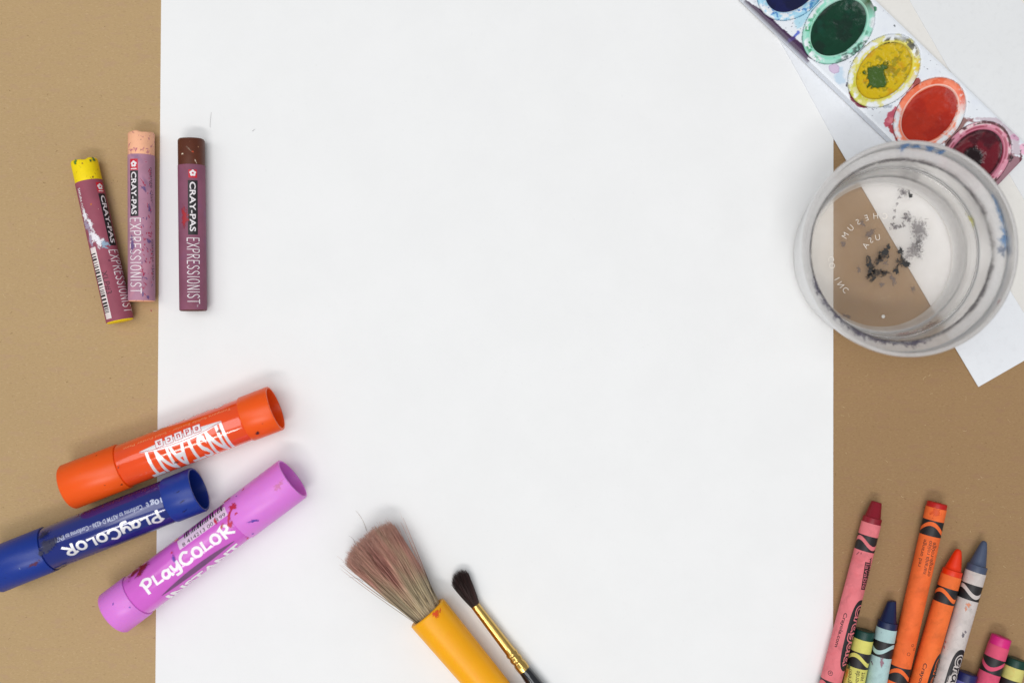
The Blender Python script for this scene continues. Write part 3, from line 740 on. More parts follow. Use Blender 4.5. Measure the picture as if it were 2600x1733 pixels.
crayon((2457.5, 1706.5), (2448, 1740), 'flat', 4.1, 4.2, (32, 34, 90), (104, 102, 168), 'violet blue crayon end peeping up between the grey and the pink crayon', 0, .3, 3.6, 7, length=60)
c, t, w, wm = crayon((2543.2, 1615.0), (2504.6, 1733), 'flat', 4.15, 4.25, (212, 34, 122), (216, 82, 114), 'hot pink crayon, flat end up, with a pink wrapper near the right edge', 0, 1.0, 3.75, 8, length=70,
                     extra_specks=[(.12, .56, .75, (214, 70, 110), .5)])
crayon((2581.5, 1670.5), (2564, 1733), 'flat', 4.1, 4.2, (12, 58, 46), (208, 200, 118), 'green crayon end with a pale yellow wrapper, cut by the right edge', 0, .2, 3.4, 9, length=60,
       extra_specks=[(.2, .58, .76, (206, 160, 80), .5)])

# ------------------------------------------------------------------ brushes
Z4 = lambda x, y: (850 + x / 3.622, 1300 + y / 3.622)
def strands(name, parent, n, base_fn, tip_fn, rad, colfn, seed, segs=5, bow=0.0):
    rnd = random.Random(seed); V, F, C = [], [], []
    for i in range(n):
        a = Vector(base_fn(rnd, i)); b, s = tip_fn(rnd, i, a); b = Vector(b); k0 = len(V)
        ctrl = (a + b) / 2 + Vector((rnd.gauss(0, bow), rnd.gauss(0, bow), rnd.gauss(0, bow)))
        ax = (b - a).normalized(); sx = ax.cross(Vector((0, 0, 1))).normalized(); sz = sx.cross(ax)
        r = rad * rnd.choice((.6, .8, 1.0, 1.2, 1.7)); cf = colfn(rnd)
        for k in range(segs + 1):
            t = k / segs; p = a * (1 - t) ** 2 + ctrl * 2 * t * (1 - t) + b * t * t
            rr = r * (1 - .75 * t ** 3)
            for m in range(3):
                g = 2.094 * m + 1.57; V.append(tuple(p + sx * math.cos(g) * rr + sz * math.sin(g) * rr)); C.append(cf(t, p))
            if k:
                o = k0 + 3 * k
                for m in range(3): F.append((o - 3 + m, o - 3 + (m + 1) % 3, o + (m + 1) % 3, o + m))
    return tag(obj(name, V, F, pmat('hair', (0, 0, 0), .5, .35, vcol=True), parent, vcol=C), kind='stuff')

# big yellow brush: local X from the handle's mouth towards its far end
cy = Cyl(Z4(849, 918), Z4(1392, 1568), 8.6, 7.65, zb=.3)
t = thing('paint_brush', 'thick paintbrush with a yellow plastic handle and splayed reddish bristles', 'paintbrush', (cy.a.x, cy.a.y, .3), cy.rot)
Lh = 150.0; Rb = lambda u: 8.6 - (8.6 - 7.65) * min(u / cy.L, 1) - max(0, (u - cy.L)) * .028
prof = [(9, 0), (9, 5.9), (1.0, 6.3), (.2, 6.5), (0, 7.0), (.02, 8.1), (.3, 8.5)] + [(x, Rb(x)) for x in (1, 5, 12, 20, 30, cy.L, 60, 80, 110, 140, 147)] + [(149.5, Rb(147) - 1.5), (150, 0)]
V, F = lathe_x(prof, 96, cy.zc)
hm = pmat('yellow_plastic', (244, 170, 6), .42, .4, sss=.35, var=(.03, .03), bump=(.6, .05, .05))
han = obj('handle', V, F, hm, t, sharp=50)
smudge_px(cy, han, Z4(932, 930), sm((226, 74, 20), .9, 1.3, .12), 1.2, 1.9, 3, .5, .45)
smudge_px(cy, han, Z4(968, 905), sm((226, 84, 20), .9, 1.3, .12), .5, 1.0, 5, .5, .45)
def loc_px(c, p, z): 
    q = Vector(W(*p, z + c.zb)) - c.a; return (q.dot(c.d), q.dot(c.n), z)
TIPS = [Z4(*p) for p in ((104, 492), (120, 440), (150, 372), (200, 312), (290, 232), (352, 180), (410, 158), (470, 130), (520, 112), (572, 150))]
def big_base(r, i):
    while True:
        y, z = r.uniform(-5.9, 5.9), r.uniform(-5.9, 5.9)
        if y * y + z * z < 34: return (2.0, y, cy.zc + z)
def big_tip(r, i, a):
    # position across the fan follows the position across the mouth
    f = min(max((a.y / 5.9 * .5 + .5) + r.gauss(0, .035), 0), .9999)
    k = f * (len(TIPS) - 1); k0 = int(k); fr = k - k0
    k1_ = min(k0 + 1, len(TIPS) - 1)
    px = TIPS[k0][0] * (1 - fr) + TIPS[k1_][0] * fr; py = TIPS[k0][1] * (1 - fr) + TIPS[k1_][1] * fr
    zz = cy.zc + (a.z - cy.zc) * 1.05 - 1.2
    zz = max(zz, .4)
    x, y, z = loc_px(cy, (px, py), zz)
    d = Vector((x, y, z)) - a; s = 1 + r.gauss(0, .022) - abs(r.gauss(0, .03)) * (r.random() < .5)
    b = a + d * s
    if r.random() < .02: b += Vector((r.uniform(-2, 2), r.uniform(-6, 6), 0))
    b.z = max(b.z, .3)
    return b, s
def big_col(r):
    tipk = r.random(); base = np.array(lin((196, 178, 146))) * r.uniform(.6, 1.3); dark = r.random() < .15
    if dark: base = np.array(lin((84, 68, 58)))
    def f(t, p):
        n = fbm(np.array([p.y * .28 + 7]), np.array([p.x * .05]), 5, 3)[0]
        red = np.array(lin((206, 148, 134))) * r.uniform(.75, 1.2)
        k = min(max((t - .18) * 1.5 + (n - .5) * 2.4, 0), .8)
        c = base * (1 - k) + red * k
        w = min(max((n - .60) * 6, 0), .45) * (0.2 < t < .92); c = c * (1 - w) + np.array(lin((134, 52, 60))) * w
        e = min(max((t - .82) * 4, 0), .45) * tipk; c = c * (1 - e) + np.array(lin((214, 184, 170))) * e
        return tuple(c)
    return f
strands('bristles', t, 4300, big_base, big_tip, .115, big_col, 4, 6, .6)
# a single stray bristle
def one(p, q, r, mat_c, parent, c, z):
    a, b = loc_px(c, p, z), loc_px(c, q, z)
    return strands('stray_bristle', parent, 1, lambda R_, i: a, lambda R_, i, A: (b, 1), r, lambda R_: (lambda t_, P_: lin(mat_c)), 3, 8, 1.0)
one(Z4(292, 170), Z4(188, -20), .06, (176, 164, 150), t, cy, .5)
one(Z4(190, 300), Z4(122, 212), .05, (120, 104, 96), t, cy, 3)
one(Z4(262, 640), Z4(128, 596), .05, (110, 100, 96), t, cy, 3)

# small brush: local X from the hair's root down the ferrule
cs = Cyl(Z4(1290, 848), Z4(1742, 1440), 1.95, 2.45, zb=.3)
cs.zc = 3.3
t = thing('paint_brush', 'thin black handled paintbrush with a gold ferrule and dark hair', 'paintbrush', (cs.a.x, cs.a.y, .3), cs.rot)
gold = pmat('brass', (214, 178, 104), .24, .5, metal=1.0, var=(.2, .04), bump=(.3, .03, .05))
L = cs.L; fr = lambda u: 1.9 + .5 * u / L
prof = [(2, 0), (2, 1.5), (0, 1.65), (-.02, 1.85), (.15, fr(0) + .02)]
prof += [(u, fr(u)) for u in np.linspace(1, L - 9.2, 10)]
prof += [(L - 8.8, fr(L) + .16), (L - 7.9, fr(L) + .2), (L - 7.3, fr(L) - .12), (L - 6.7, fr(L) - .1), (L - 6.1, fr(L) + .2), (L - 5.0, fr(L) + .22), (L - 4.4, fr(L) - .12), (L - 3.7, fr(L) - .1), (L - 3.1, fr(L) + .22), (L - 1.2, fr(L) + .25), (L, fr(L) + .2), (L + .05, fr(L) - .3)]
V, F = lathe_x([(float(a), float(b)) for a, b in prof], 64, cs.zc)
# crimp dimples round the collar
V2 = []
for x, y, z in V:
    a = math.atan2(y, z - cs.zc); k = 1 + (.03 * math.sin(7 * a) if L - 8.9 < x < L - .8 else 0); V2.append((x, y * k, cs.zc + (z - cs.zc) * k))
obj('ferrule', V2, F, gold, t, sharp=60)
blk = pmat('black_lacquer', (22, 24, 30), .12, .5, coat=.7, var=(.05, .05))
prof = [(L - 1, 2.0), (L, 2.45), (L + 3, 2.75), (L + 10, 3.15), (L + 22, 3.25), (L + 60, 2.6), (L + 120, 1.6), (L + 130, 1.2), (L + 131, 0)]
V, F = lathe_x(prof, 64, cs.zc); obj('handle', V, F, blk, t)
OUT_L = [Z4(*p) for p in ((1258, 868), (1188, 800), (1102, 706), (1072, 650), (1080, 584))]
OUT_R = [Z4(*p) for p in ((1322, 828), (1284, 716), (1264, 650), (1250, 596), (1222, 548))]
APEX = Z4(1140, 536)
def sm_base(r, i):
    while True:
        y, z = r.uniform(-1.6, 1.6), r.uniform(-1.6, 1.6)
        if y * y + z * z < 2.5: return (1.2, y, cs.zc + z)
TIPS2 = [Z4(*p) for p in ((1072, 668), (1076, 625), (1084, 580), (1108, 548), (1140, 532), (1172, 528), (1205, 536), (1228, 556), (1246, 600), (1256, 640))]
def sm_tip(r, i, a):
    f = min(max(.5 + a.y / 3.2 + r.gauss(0, .05), 0), .9999); k = f * (len(TIPS2) - 1); k0 = min(int(k), len(TIPS2) - 2); g = k - k0
    px = TIPS2[k0][0] * (1 - g) + TIPS2[k0 + 1][0] * g; py = TIPS2[k0][1] * (1 - g) + TIPS2[k0 + 1][1] * g
    rise = (a.z - cs.zc) / 1.6
    side = abs(f - .5) * 2
    zz = cs.zc - .2 + rise * 2.7 * math.sqrt(max(0, 1 - side * side * .8)); zz = max(zz, .3)
    x, y, z = loc_px(cs, (px, py), zz); b = Vector((x, y, z)); s = 1 - abs(rise) * .12 + r.gauss(0, .02)
    if r.random() < .25: s -= r.uniform(0, .3)
    b = a + (b - a) * s; b.z = max(b.z, .25); return b, s
def sm_col(r):
    b = np.array(lin((46, 30, 27))) * r.uniform(.5, 1.5); q = np.array(lin((84, 44, 44)))
    k = r.random() ** 3 * .6; return lambda t_, p: tuple(b * (1 - k) + q * k)
strands('bristles', t, 1300, sm_base, sm_tip, .085, sm_col, 11, 6, .25)

# ------------------------------------------------------------------ watercolour palette
ZP = 1.3; TOP = 4.2                              # it rests on the cards; height of its plate
yc = Vector(W(2245.2, 179.5, ZP + TOP)); e1 = (Vector(W(2476, 400.5, ZP + TOP)) - yc); pitch = e1.length / 2; e1.normalize(); e2 = Vector((-e1.y, e1.x))
pal_rot = math.atan2(e1.y, e1.x)
pal = thing('paint_palette', 'white plastic watercolour palette with oval pans, stained with paint', 'paint palette', (yc.x, yc.y, ZP), pal_rot)
def P2(px, py, z=TOP):
    q = Vector(W(px, py, ZP + z)) - yc; return q.dot(e1), q.dot(e2)
mm = 1 / (PPM * CAM_H / (CAM_H - ZP - TOP))
HWD = 18.4; X0, X1 = -2 * pitch - 15.0, 2 * pitch + 14.6; st = .33
nx, ny = int((X1 - X0) / st) + 1, int(2 * HWD / st) + 1
gx, gy = np.meshgrid(np.linspace(X0, X1, nx), np.linspace(-HWD, HWD, ny), indexing='ij'); gx, gy = gx.ravel(), gy.ravel()
# rounded corners: pull the grid in near the ends
def round_in(x, y, r=4.5):
    cx = np.clip(x, X0 + r, X1 - r); cyy = np.clip(y, -HWD + r, HWD - r); dx, dy = x - cx, y - cyy; d = np.hypot(dx, dy)
    m = np.maximum(np.abs(dx), np.abs(dy)); k = np.where(d > 1e-9, m / np.maximum(d, 1e-9), 1); return cx + dx * k, cyy + dy * k
gx, gy = round_in(gx, gy)
A_O, B_O, A_I, B_I = 105 * mm, 77.8 * mm, 83.6 * mm, 58.2 * mm
ctrs = [(k * pitch, 0.0) for k in (-2, -1, 0, 1, 2)]
edge = np.minimum(np.minimum(gx - X0, X1 - gx), HWD - np.abs(gy))
gz = TOP - .25 * (1 - sstep(0, 1.0, edge)) + .10 * (fbm(gx * .05, gy * .05, 3) - .5)
for cx, cyy in ctrs:
    q = np.hypot((gx - cx) / B_O, (gy - cyy) / A_O)
    gz = np.where(q < .98, TOP - 3.0, np.where(q < 1.008, TOP - 1.0, gz - .15 * sstep(1.05, 1.008, q)))
base = np.tile(np.array(lin((226, 230, 236))), (len(gx), 1))
n1, n2, n3 = fbm(gx * .25, gy * .25, 11), fbm(gx * .9, gy * .9, 21), fbm(gx * 2.2, gy * 2.2, 31)
def stroke_d(pts, rad):
    """signed coverage of a paint run: pts in photo pixels, radii in px"""
    best = np.full(len(gx), -9.0)
    P = [P2(*p) for p in pts]
    for (a, ra), (b, rb) in zip(zip(P, rad), zip(P[1:], rad[1:])):
        ax, ay = a; dx, dy = b[0] - ax, b[1] - ay; t_ = np.clip(((gx - ax) * dx + (gy - ay) * dy) / (dx * dx + dy * dy + 1e-9), 0, 1)
        d = np.hypot(gx - ax - dx * t_, gy - ay - dy * t_); best = np.maximum(best, (ra + (rb - ra) * t_) * mm - d)
    return best
def stain(base, pts, rad, col, alpha=1.0, jag=.6, soft=.15):
    d = stroke_d(pts, rad) + (n2 - .5) * jag * 2; return over(base, col, alpha * sstep(-soft, soft, d))
Z5 = lambda x, y: (1850 + x / 3.137, y / 3.137)
Z8 = lambda x, y: (2240 + x / 5.228, 180 + y / 5.228)
base = over(base, (206, 210, 226), .2 * sstep(.5, .8, n1))
base = stain(base, [Z5(560, 180), Z5(600, 120), Z5(690, 20)], [14, 16, 10], (150, 206, 226), .75, 1.0, .6)
base = stain(base, [Z5(880, 560), Z5(890, 640)], [10, 12], (176, 204, 226), .7, 1.2, .8)
base = stain(base, [Z5(838, 545), Z5(846, 550)], [12.5, 12], (176, 150, 186), .9, .5)
base = stain(base, [Z5(838, 545), Z5(846, 550)], [10.5, 10], (208, 188, 214), 1, .4)
base = stain(base, [Z5(90, -20), Z5(180, 45), Z5(300, 130), Z5(390, 222), Z5(470, 300), Z5(560, 378), Z5(612, 415), Z5(690, 480)], [3, 5, 7, 7, 9, 13, 11, 2], (58, 24, 66), 1, .35, .1)
base = stain(base, [Z5(580, 410), Z5(655, 512)], [6, 1.5], (66, 26, 74), 1, .25, .1)
base = stain(base, [Z5(555, 258), Z5(512, 310)], [4.5, 2.5], (56, 84, 196), .9, .25, .12)
base = stain(base, [Z5(520, 300), Z5(490, 320)], [3, 5], (66, 40, 110), 1, .3, .1)
base = stain(base, [Z5(945, 660), Z5(940, 685)], [1.2, 2.4], (44, 24, 60), 1, .2, .1)
base = stain(base, [Z5(962, 735), Z5(985, 790), Z5(1040, 838), Z5(1100, 856)], [2, 4, 5, 2], (116, 14, 52), 1, .25, .1)
base = stain(base, [Z5(880, 780), Z5(1080, 960), Z5(1250, 1090)], [2, 2, 2], (196, 160, 200), .7, .6, .3)
base = stain(base, [Z5(1265, 985), Z5(1300, 930), Z5(1335, 880)], [9, 13, 10], (190, 60, 88), .95, .9, .12)
base = stain(base, [Z5(1290, 1010), Z5(1330, 1060), Z5(1350, 1110)], [7, 8, 8], (172, 26, 44), .95, .6, .12)
base = stain(base, [Z5(1285, 965), Z5(1300, 950)], [6, 6], (226, 130, 140), .8, 1.2, .4)
base = stain(base, [Z5(1500, 650), Z5(1490, 668)], [9, 8], (150, 52, 42), .95, .5, .12)
base = stain(base, [Z5(1460, 690), Z5(1360, 840), Z5(1330, 880)], [5, 2, 3], (196, 110, 120), .8, .9, .2)
base = stain(base, [Z5(1320, 205), Z5(1324, 212)], [2, 2], (50, 56, 66), .9, .2, .1)
base = stain(base, [Z8(1185, 665), Z8(1190, 672)], [6, 5], (120, 52, 34), .95, 1.4, .3)
base = stain(base, [Z8(1110, 620), Z8(1240, 690)], [3, 3], (160, 120, 128), .8, 1.0, .4)
base = stain(base, [Z8(1090, 650), Z8(1000, 800), Z8(880, 960)], [7, 9, 10], (128, 74, 66), .9, .5, .3)
base = stain(base, [Z8(1250, 640), Z8(1500, 650), Z8(1650, 760), Z8(1740, 900), Z8(1780, 1050)], [3, 5, 8, 12, 14], (196, 180, 190), .9, 1.0, .4)
base = stain(base, [Z8(1750, 870), Z8(1790, 900)], [9, 6], (206, 150, 180), .8, .8, .2)
base = stain(base, [Z8(1700, 1180), Z8(1750, 1220), Z8(1680, 1330), Z8(1560, 1480)], [16, 20, 18, 12], (146, 102, 112), .95, 1.2, .3)
base = stain(base, [Z8(1840, 1060), Z8(1845, 1220), Z8(1780, 1330), Z8(1730, 1370)], [3, 4, 5, 4], (92, 22, 42), .95, .8, .15)
base = stain(base, [Z8(1870, 1010), Z8(1900, 1040)], [9, 16], (232, 176, 200), .9, .5, .15)
base = stain(base, [Z8(1720, 1150), Z8(1700, 1200)], [4, 4], (46, 20, 28), .95, 1.0, .1)
base = stain(base, [Z5(1145, 70), Z5(1160, 72)], [6, 6.5], (30, 118, 78), 1, .2, .1)
base = stain(base, [Z5(1240, 850), Z5(1290, 850)], [3, 3], (150, 160, 176), .7, .8, .2)
base = over(base, (70, 66, 84), .85 * sstep(.80, .84, fbm(gx * 1.5, gy * 1.5, 77, 2)) * sstep(.55, .68, fbm(gx * .12, gy * .12, 78, 2)))
top_idx = np.arange(nx * ny).reshape(nx, ny)
F = [(top_idx[i, j], top_idx[i + 1, j], top_idx[i + 1, j + 1], top_idx[i, j + 1]) for i in range(nx - 1) for j in range(ny - 1)]
V = np.stack([gx, gy, gz], 1); C = base
# skirt
ring = [top_idx[i, 0] for i in range(nx)] + [top_idx[nx - 1, j] for j in range(1, ny)] + [top_idx[i, ny - 1] for i in range(nx - 2, -1, -1)] + [top_idx[0, j] for j in range(ny - 2, 0, -1)]
V = list(map(tuple, V)); C = list(map(tuple, C)); low = []
for i in ring:
    x, y, z = V[i]; ln = math.hypot(x, y) or 1; low.append(len(V))
    V.append((x * 1.004, y * 1.018, 0.0)); C.append(lin((222, 228, 238)))
m_ = len(ring)
F += [(ring[k], low[k], low[(k + 1) % m_], ring[(k + 1) % m_]) for k in range(m_)]
tray_m = pmat('stained_white_plastic', (0, 0, 0), .3, .5, vcol=True, bump=(.25, .05, .1))
obj('tray', V, F, tray_m, pal, vcol=C, sharp=50)

# pans and paint cakes
rim_m = pmat('stained_pan_plastic', (0, 0, 0), .32, .5, vcol=True, bump=(.6, .12, .08))
LIP = [(150, 190, 220), (178, 226, 206), (226, 214, 96), (238, 206, 196), (214, 130, 154)]
def pan(k, rimfn, cakefn, gloss, label, wet=0.0):
    cx, cyy = ctrs[k]; n = 256
    prof = [(1.0, -1.2), (1.0, -.05), (.992, .18), (.97, .42), (.94, .56), (.90, .58), (.86, .50), (.82, .34), (.79, .12), (.775, -.3), (.765, -1.0), (.755, -2.2)]
    ext = []
    for a, b in zip(prof[:-1], prof[1:]):
        for s in range(3): ext.append((a[0] + (b[0] - a[0]) * s / 3, a[1] + (b[1] - a[1]) * s / 3))
    ext.append(prof[-1])
    V = []
    fB = lambda f: (B_I + (B_O - B_I) * (f - .78) / .22, A_I + (A_O - A_I) * (f - .78) / .22)
    for f, z in ext:
        b, a = fB(f)
        for i in range(n):
            t_ = 2 * math.pi * i / n; V.append((cx + b * math.cos(t_), cyy + a * math.sin(t_), TOP + z))
    F = [(r * n + i, r * n + (i + 1) % n, (r + 1) * n + (i + 1) % n, (r + 1) * n + i) for r in range(len(ext) - 1) for i in range(n)]
    V = np.array(V); x, y = V[:, 0], V[:, 1]; th = np.arctan2((y - cyy) / A_O, (x - cx) / B_O); q = np.hypot((x - cx) / B_O, (y - cyy) / A_O)
    col = rimfn(x, y, th, q); col = over(col, LIP[k], .75 * sstep(.775, .79, q) * sstep(.83, .81, q))
    po = obj('paint_pan', V, [f[::-1] for f in F], rim_m, pal, vcol=col)
    if label: po['label'] = label
    R_, n = 44, 160; V = [(cx, cyy, 0)]
    for r in range(1, R_ + 1):
        for i in range(n):
            t_ = 2 * math.pi * i / n; f = r / R_ * 1.0; V.append((cx + B_I * .985 * f * math.cos(t_), cyy + A_I * .985 * f * math.sin(t_), 0))
    V = np.array(V); x, y = V[:, 0], V[:, 1]; q = np.hypot((x - cx) / B_I, (y - cyy) / A_I)
    col, dz = cakefn(x - cx, y - cyy, q)
    V[:, 2] = TOP - .95 + .35 * q ** 6 + dz
    F = [(0, 1 + i, 1 + (i + 1) % n) for i in range(n)] + [(1 + (r - 1) * n + i, 1 + r * n + i, 1 + r * n + (i + 1) % n, 1 + (r - 1) * n + (i + 1) % n) for r in range(1, R_) for i in range(n)]
    cm = pmat('paint_cake', (0, 0, 0), gloss * .8, .4, vcol=True, bump=(.2, .35, .3))
    obj('paint_cake', V, F, cm, po, vcol=col)
WHITE = np.array(lin((226, 230, 234)))
def rimbase(x): return np.tile(WHITE, (len(x), 1))
def ang(th, a, w): d = np.abs((th - a + math.pi) % (2 * math.pi) - math.pi); return np.clip(1 - d / w, 0, 1)
# photo directions -> local angles: along the strip (down-right) is 0, up-right across it is +90
def rim_blue(x, y, th, q):
    n = fbm(x * .35, y * .35, 41); c = over(rimbase(x), (150, 205, 230), sstep(.45, .6, n) * .9); c = over(c, (58, 120, 190), sstep(.58, .66, fbm(x * .5, y * .5, 44)) * .9)
    return over(c, (40, 130, 170), ang(th, .2, .5) * sstep(.4, .6, n))
def rim_green(x, y, th, q):
    n, m = fbm(x * .3, y * .3, 51), fbm(x * .5, y * .5, 52)
    inner = sstep(.93, .84, q)
    c = over(rimbase(x), (140, 214, 190), np.clip(sstep(.42, .55, n) * .8 + inner * .6, 0, .95))
    c = over(c, (36, 148, 92), sstep(.5, .58, m) * ang(th, -2.1, 1.1) ** .5 * sstep(.99, .95, q)); c = over(c, (38, 100, 70), sstep(.55, .62, m) * ang(th, .0, .9))
    c = over(c, (70, 92, 88), sstep(.42, .54, m) * ang(th, -.35, .55) ** .6 * .9); c = over(c, (52, 84, 44), sstep(.3, .5, n + .35 * ang(th, 1.45, .7) - .1) * ang(th, 1.45, .6))
    return c
def rim_yellow(x, y, th, q):
    n, m = fbm(x * .3, y * .3, 61), fbm(x * .62, y * .62, 62); inner = sstep(.90, .80, q)
    c = over(rimbase(x), (216, 206, 60), np.clip(sstep(.55, .68, n) * .7 + inner * sstep(.35, .55, m), 0, .95))
    c = over(c, (196, 196, 50), ang(th, -1.75, .9) * sstep(.42, .6, m)); c = over(c, (222, 192, 20), ang(th, .75, .7) * sstep(.42, .5, m))
    c = over(c, (60, 58, 48), sstep(.45, .54, m) * ang(th, 1.5, .55) ** .6 * sstep(.99, .93, q)); c = over(c, (40, 38, 40), sstep(.5, .56, m) * ang(th, 2.3, .35) ** .5 * sstep(.95, .85, q))
    return c
def rim_orange(x, y, th, q):
    n, m = fbm(x * .28, y * .28, 71), fbm(x * .6, y * .6, 72)
    c = over(rimbase(x), (240, 120, 74), np.clip(sstep(.30, .55, n + .3 * ang(th, 2.4, 1.6) + .25 * sstep(.9, .8, q) - .12), 0, .92))
    c = over(c, (226, 92, 50), sstep(.5, .62, m) * ang(th, 2.5, 1.4)); c = over(c, (222, 74, 20), sstep(.42, .48, m) * ang(th, 1.05, .45) ** .5 * sstep(.985, .95, q))
    c = over(c, (232, 226, 222), sstep(.52, .62, m) * ang(th, .45, .8)); return c
def rim_red(x, y, th, q):
    n, m = fbm(x * .3, y * .3, 81), fbm(x * .6, y * .6, 82)
    c = over(rimbase(x), (212, 120, 146), .85 + 0 * q); c = over(c, (152, 40, 68), sstep(.45, .6, n) * .8 * sstep(.9, .86, q))
    c = over(c, (238, 214, 216), sstep(.50, .6, m) * sstep(.88, .92, q) * .9); c = over(c, (78, 44, 44), sstep(.46, .56, n + .1 * ang(th, 2.0, 1.2)) * sstep(.9, .94, q) * .9)
    return over(c, (110, 26, 48), sstep(.86, .80, q) * .6)
def cake(base, dark, lo=.0, seed=1):
    def f(x, y, q):
        n = fbm(x * .18, y * .18, seed); m = fbm(x * .8, y * .3, seed + 5)
        c = np.tile(np.array(lin(base)), (len(x), 1)); c = over(c, dark, sstep(.45, .7, n) * .7); c = c * (1 + .25 * (m - .5))[:, None]
        return c, .25 * (n - .5) + .08 * (m - .5) - lo * (1 - q ** 2)
    return f
def cake_green(x, y, q):
    c, dz = cake((10, 56, 38), (20, 38, 32), .2, 91)(x, y, q); c = over(c, (14, 70, 54), .6 * sstep(.55, .75, fbm(x * .15 + 4, y * .15, 95))); return c, dz
def cake_yellow(x, y, q):
    n, m = fbm(x * .22, y * .22, 101), fbm(x * .7, y * .7, 103)
    c = np.tile(np.array(lin((202, 172, 12))), (len(x), 1)); c = over(c, (196, 142, 16), sstep(.5, .7, n) * .8)
    # worn-through hollow holding green paint, slightly off centre
    gx_, gy_ = P2(*Z5(1185, 600)); g0, g1 = gx_ - ctrs[2][0], gy_; rx = (x - g0) * math.cos(.85) + (y - g1) * math.sin(.85); ry = -(x - g0) * math.sin(.85) + (y - g1) * math.cos(.85)
    d = np.maximum(np.abs(rx) / 4.2, np.abs(ry) / 4.4) + (m - .5) * .5 + (fbm(x * .3, y * .3, 109) - .5) * .9; k = sstep(1.08, .92, d)
    s = sstep(.54, .66, m + .35 * np.exp(-((x - g0 - 1) ** 2 + (y - g1 - 4) ** 2) / 26) - .08) * .6
    c = over(c, (112, 112, 22), s); c = over(c, (150, 120, 20), sstep(.9, .99, q) * .5); c = over(c, (64, 92, 34), k)
    return c, .2 * (n - .5) + .25 * (m - .5) - .9 * k
def cake_red(x, y, q):
    n = fbm(x * .2, y * .2, 121); c = np.tile(np.array(lin((104, 20, 34))), (len(x), 1)); c = over(c, (72, 12, 26), sstep(.45, .65, n))
    hx, hy = P2(*Z8(1240, 1130)); d = np.hypot(x - hx + ctrs[4][0], (y - hy) * 1.1) + (fbm(x * .6, y * .6, 123) - .5) * 3
    c = over(c, (30, 14, 18), sstep(4.6, 3.0, d)); c = over(c, (44, 8, 20), sstep(.86, .97, q) * .8); return c, .25 * (n - .5) - .5 * sstep(5, 2.5, d)
pan(0, rim_blue, cake((22, 26, 74), (16, 20, 52), .2, 131), .22, 'dark blue paint pan')
pan(1, rim_green, cake_green, .2, 'dark green paint pan')
pan(2, rim_yellow, cake_yellow, .3, 'yellow paint pan with a green patch worn into it')
pan(3, rim_orange, cake((176, 44, 22), (156, 30, 16), .15, 141), .24, 'red orange paint pan')
pan(4, rim_red, cake_red, .2, 'dark crimson paint pan half behind the cup rim')

# ------------------------------------------------------------------ water cup
CZ = 1.3
cc0 = W(2230, 650, 0)
cup = thing('water_cup', 'short clear plastic cup of water with blue and black paint stains', 'cup', (cc0[0], cc0[1], CZ))
def thin_clear(name, tint, milk, lo, hi, amount, rough, ior, bump=0.0, base=0.0):
    """thin clear sheet: lets light straight through, mirrors by Fresnel, and looks milkier the flatter one looks along it"""
    m = bpy.data.materials.new(name); m.use_nodes = True; nt = m.node_tree; nt.nodes.clear(); N, Lk = nt.nodes.new, nt.links.new
    out = N('ShaderNodeOutputMaterial'); tr = N('ShaderNodeBsdfTransparent'); tr.inputs[0].default_value = (*tint, 1)
    df = N('ShaderNodeBsdfDiffuse'); df.inputs[0].default_value = rgba(milk); tl = N('ShaderNodeBsdfTranslucent'); tl.inputs[0].default_value = rgba(milk)
    half = N('ShaderNodeMixShader'); half.inputs[0].default_value = .5; Lk(df.outputs[0], half.inputs[1]); Lk(tl.outputs[0], half.inputs[2])
    lw = N('ShaderNodeLayerWeight'); lw.inputs[0].default_value = .5; f = nt.nodes.new('ShaderNodeMapRange'); f.interpolation_type = 'SMOOTHSTEP'; f.inputs[1].default_value = lo; f.inputs[2].default_value = hi; f.inputs[3].default_value = base / max(amount, .01); Lk(lw.outputs['Facing'], f.inputs[0]); f = f.outputs[0]
    tc = N('ShaderNodeTexCoord'); nz = mk_noise(nt, tc.outputs['Object'], 110, 4)
    g = N('ShaderNodeMapRange'); g.inputs[1].default_value = .3; g.inputs[2].default_value = .7; g.inputs[3].default_value = amount * .8; g.inputs[4].default_value = amount * 1.2
    Lk(nz.outputs['Fac'], g.inputs[0]); mu = N('ShaderNodeMath'); mu.operation = 'MULTIPLY'; Lk(f, mu.inputs[0]); Lk(g.outputs[0], mu.inputs[1])
    m1 = N('ShaderNodeMixShader'); Lk(mu.outputs[0], m1.inputs[0]); Lk(tr.outputs[0], m1.inputs[1]); Lk(half.outputs[0], m1.inputs[2])
    gl = N('ShaderNodeBsdfGlossy'); gl.inputs['Roughness'].default_value = rough; fr_ = N('ShaderNodeFresnel'); fr_.inputs[0].default_value = ior
    m2 = N('ShaderNodeMixShader'); Lk(fr_.outputs[0], m2.inputs[0]); Lk(m1.outputs[0], m2.inputs[1]); Lk(gl.outputs[0], m2.inputs[2])
    if bump:
        bp = N('ShaderNodeBump'); bp.inputs['Strength'].default_value = bump; bp.inputs['Distance'].default_value = .0006
        Lk(nz.outputs['Fac'], bp.inputs['Height']); Lk(bp.outputs[0], gl.inputs['Normal']); Lk(bp.outputs[0], fr_.inputs['Normal'])
    Lk(m2.outputs[0], out.inputs[0]); return m
plastic = thin_clear('clear_plastic', (.985, .98, .975), (246, 242, 238), .15, .6, .86, .28, 1.3, .4, .34)
floor_m = thin_clear('cup_floor_plastic', (.99, .985, .98), (246, 234, 220), .0, 1.0, .4, .1, 1.2, 0, .12)  # milk lightens the floor in place of light focused by the water
frost = thin_clear('frosted_rim', (.97, .97, .965), (232, 230, 229), .1, .8, .9, .3, 1.3, .3, .7)
def smooth_prof(P, n=4):
    return [tuple(float(x) for x in q) for q in catmull(P, n)]
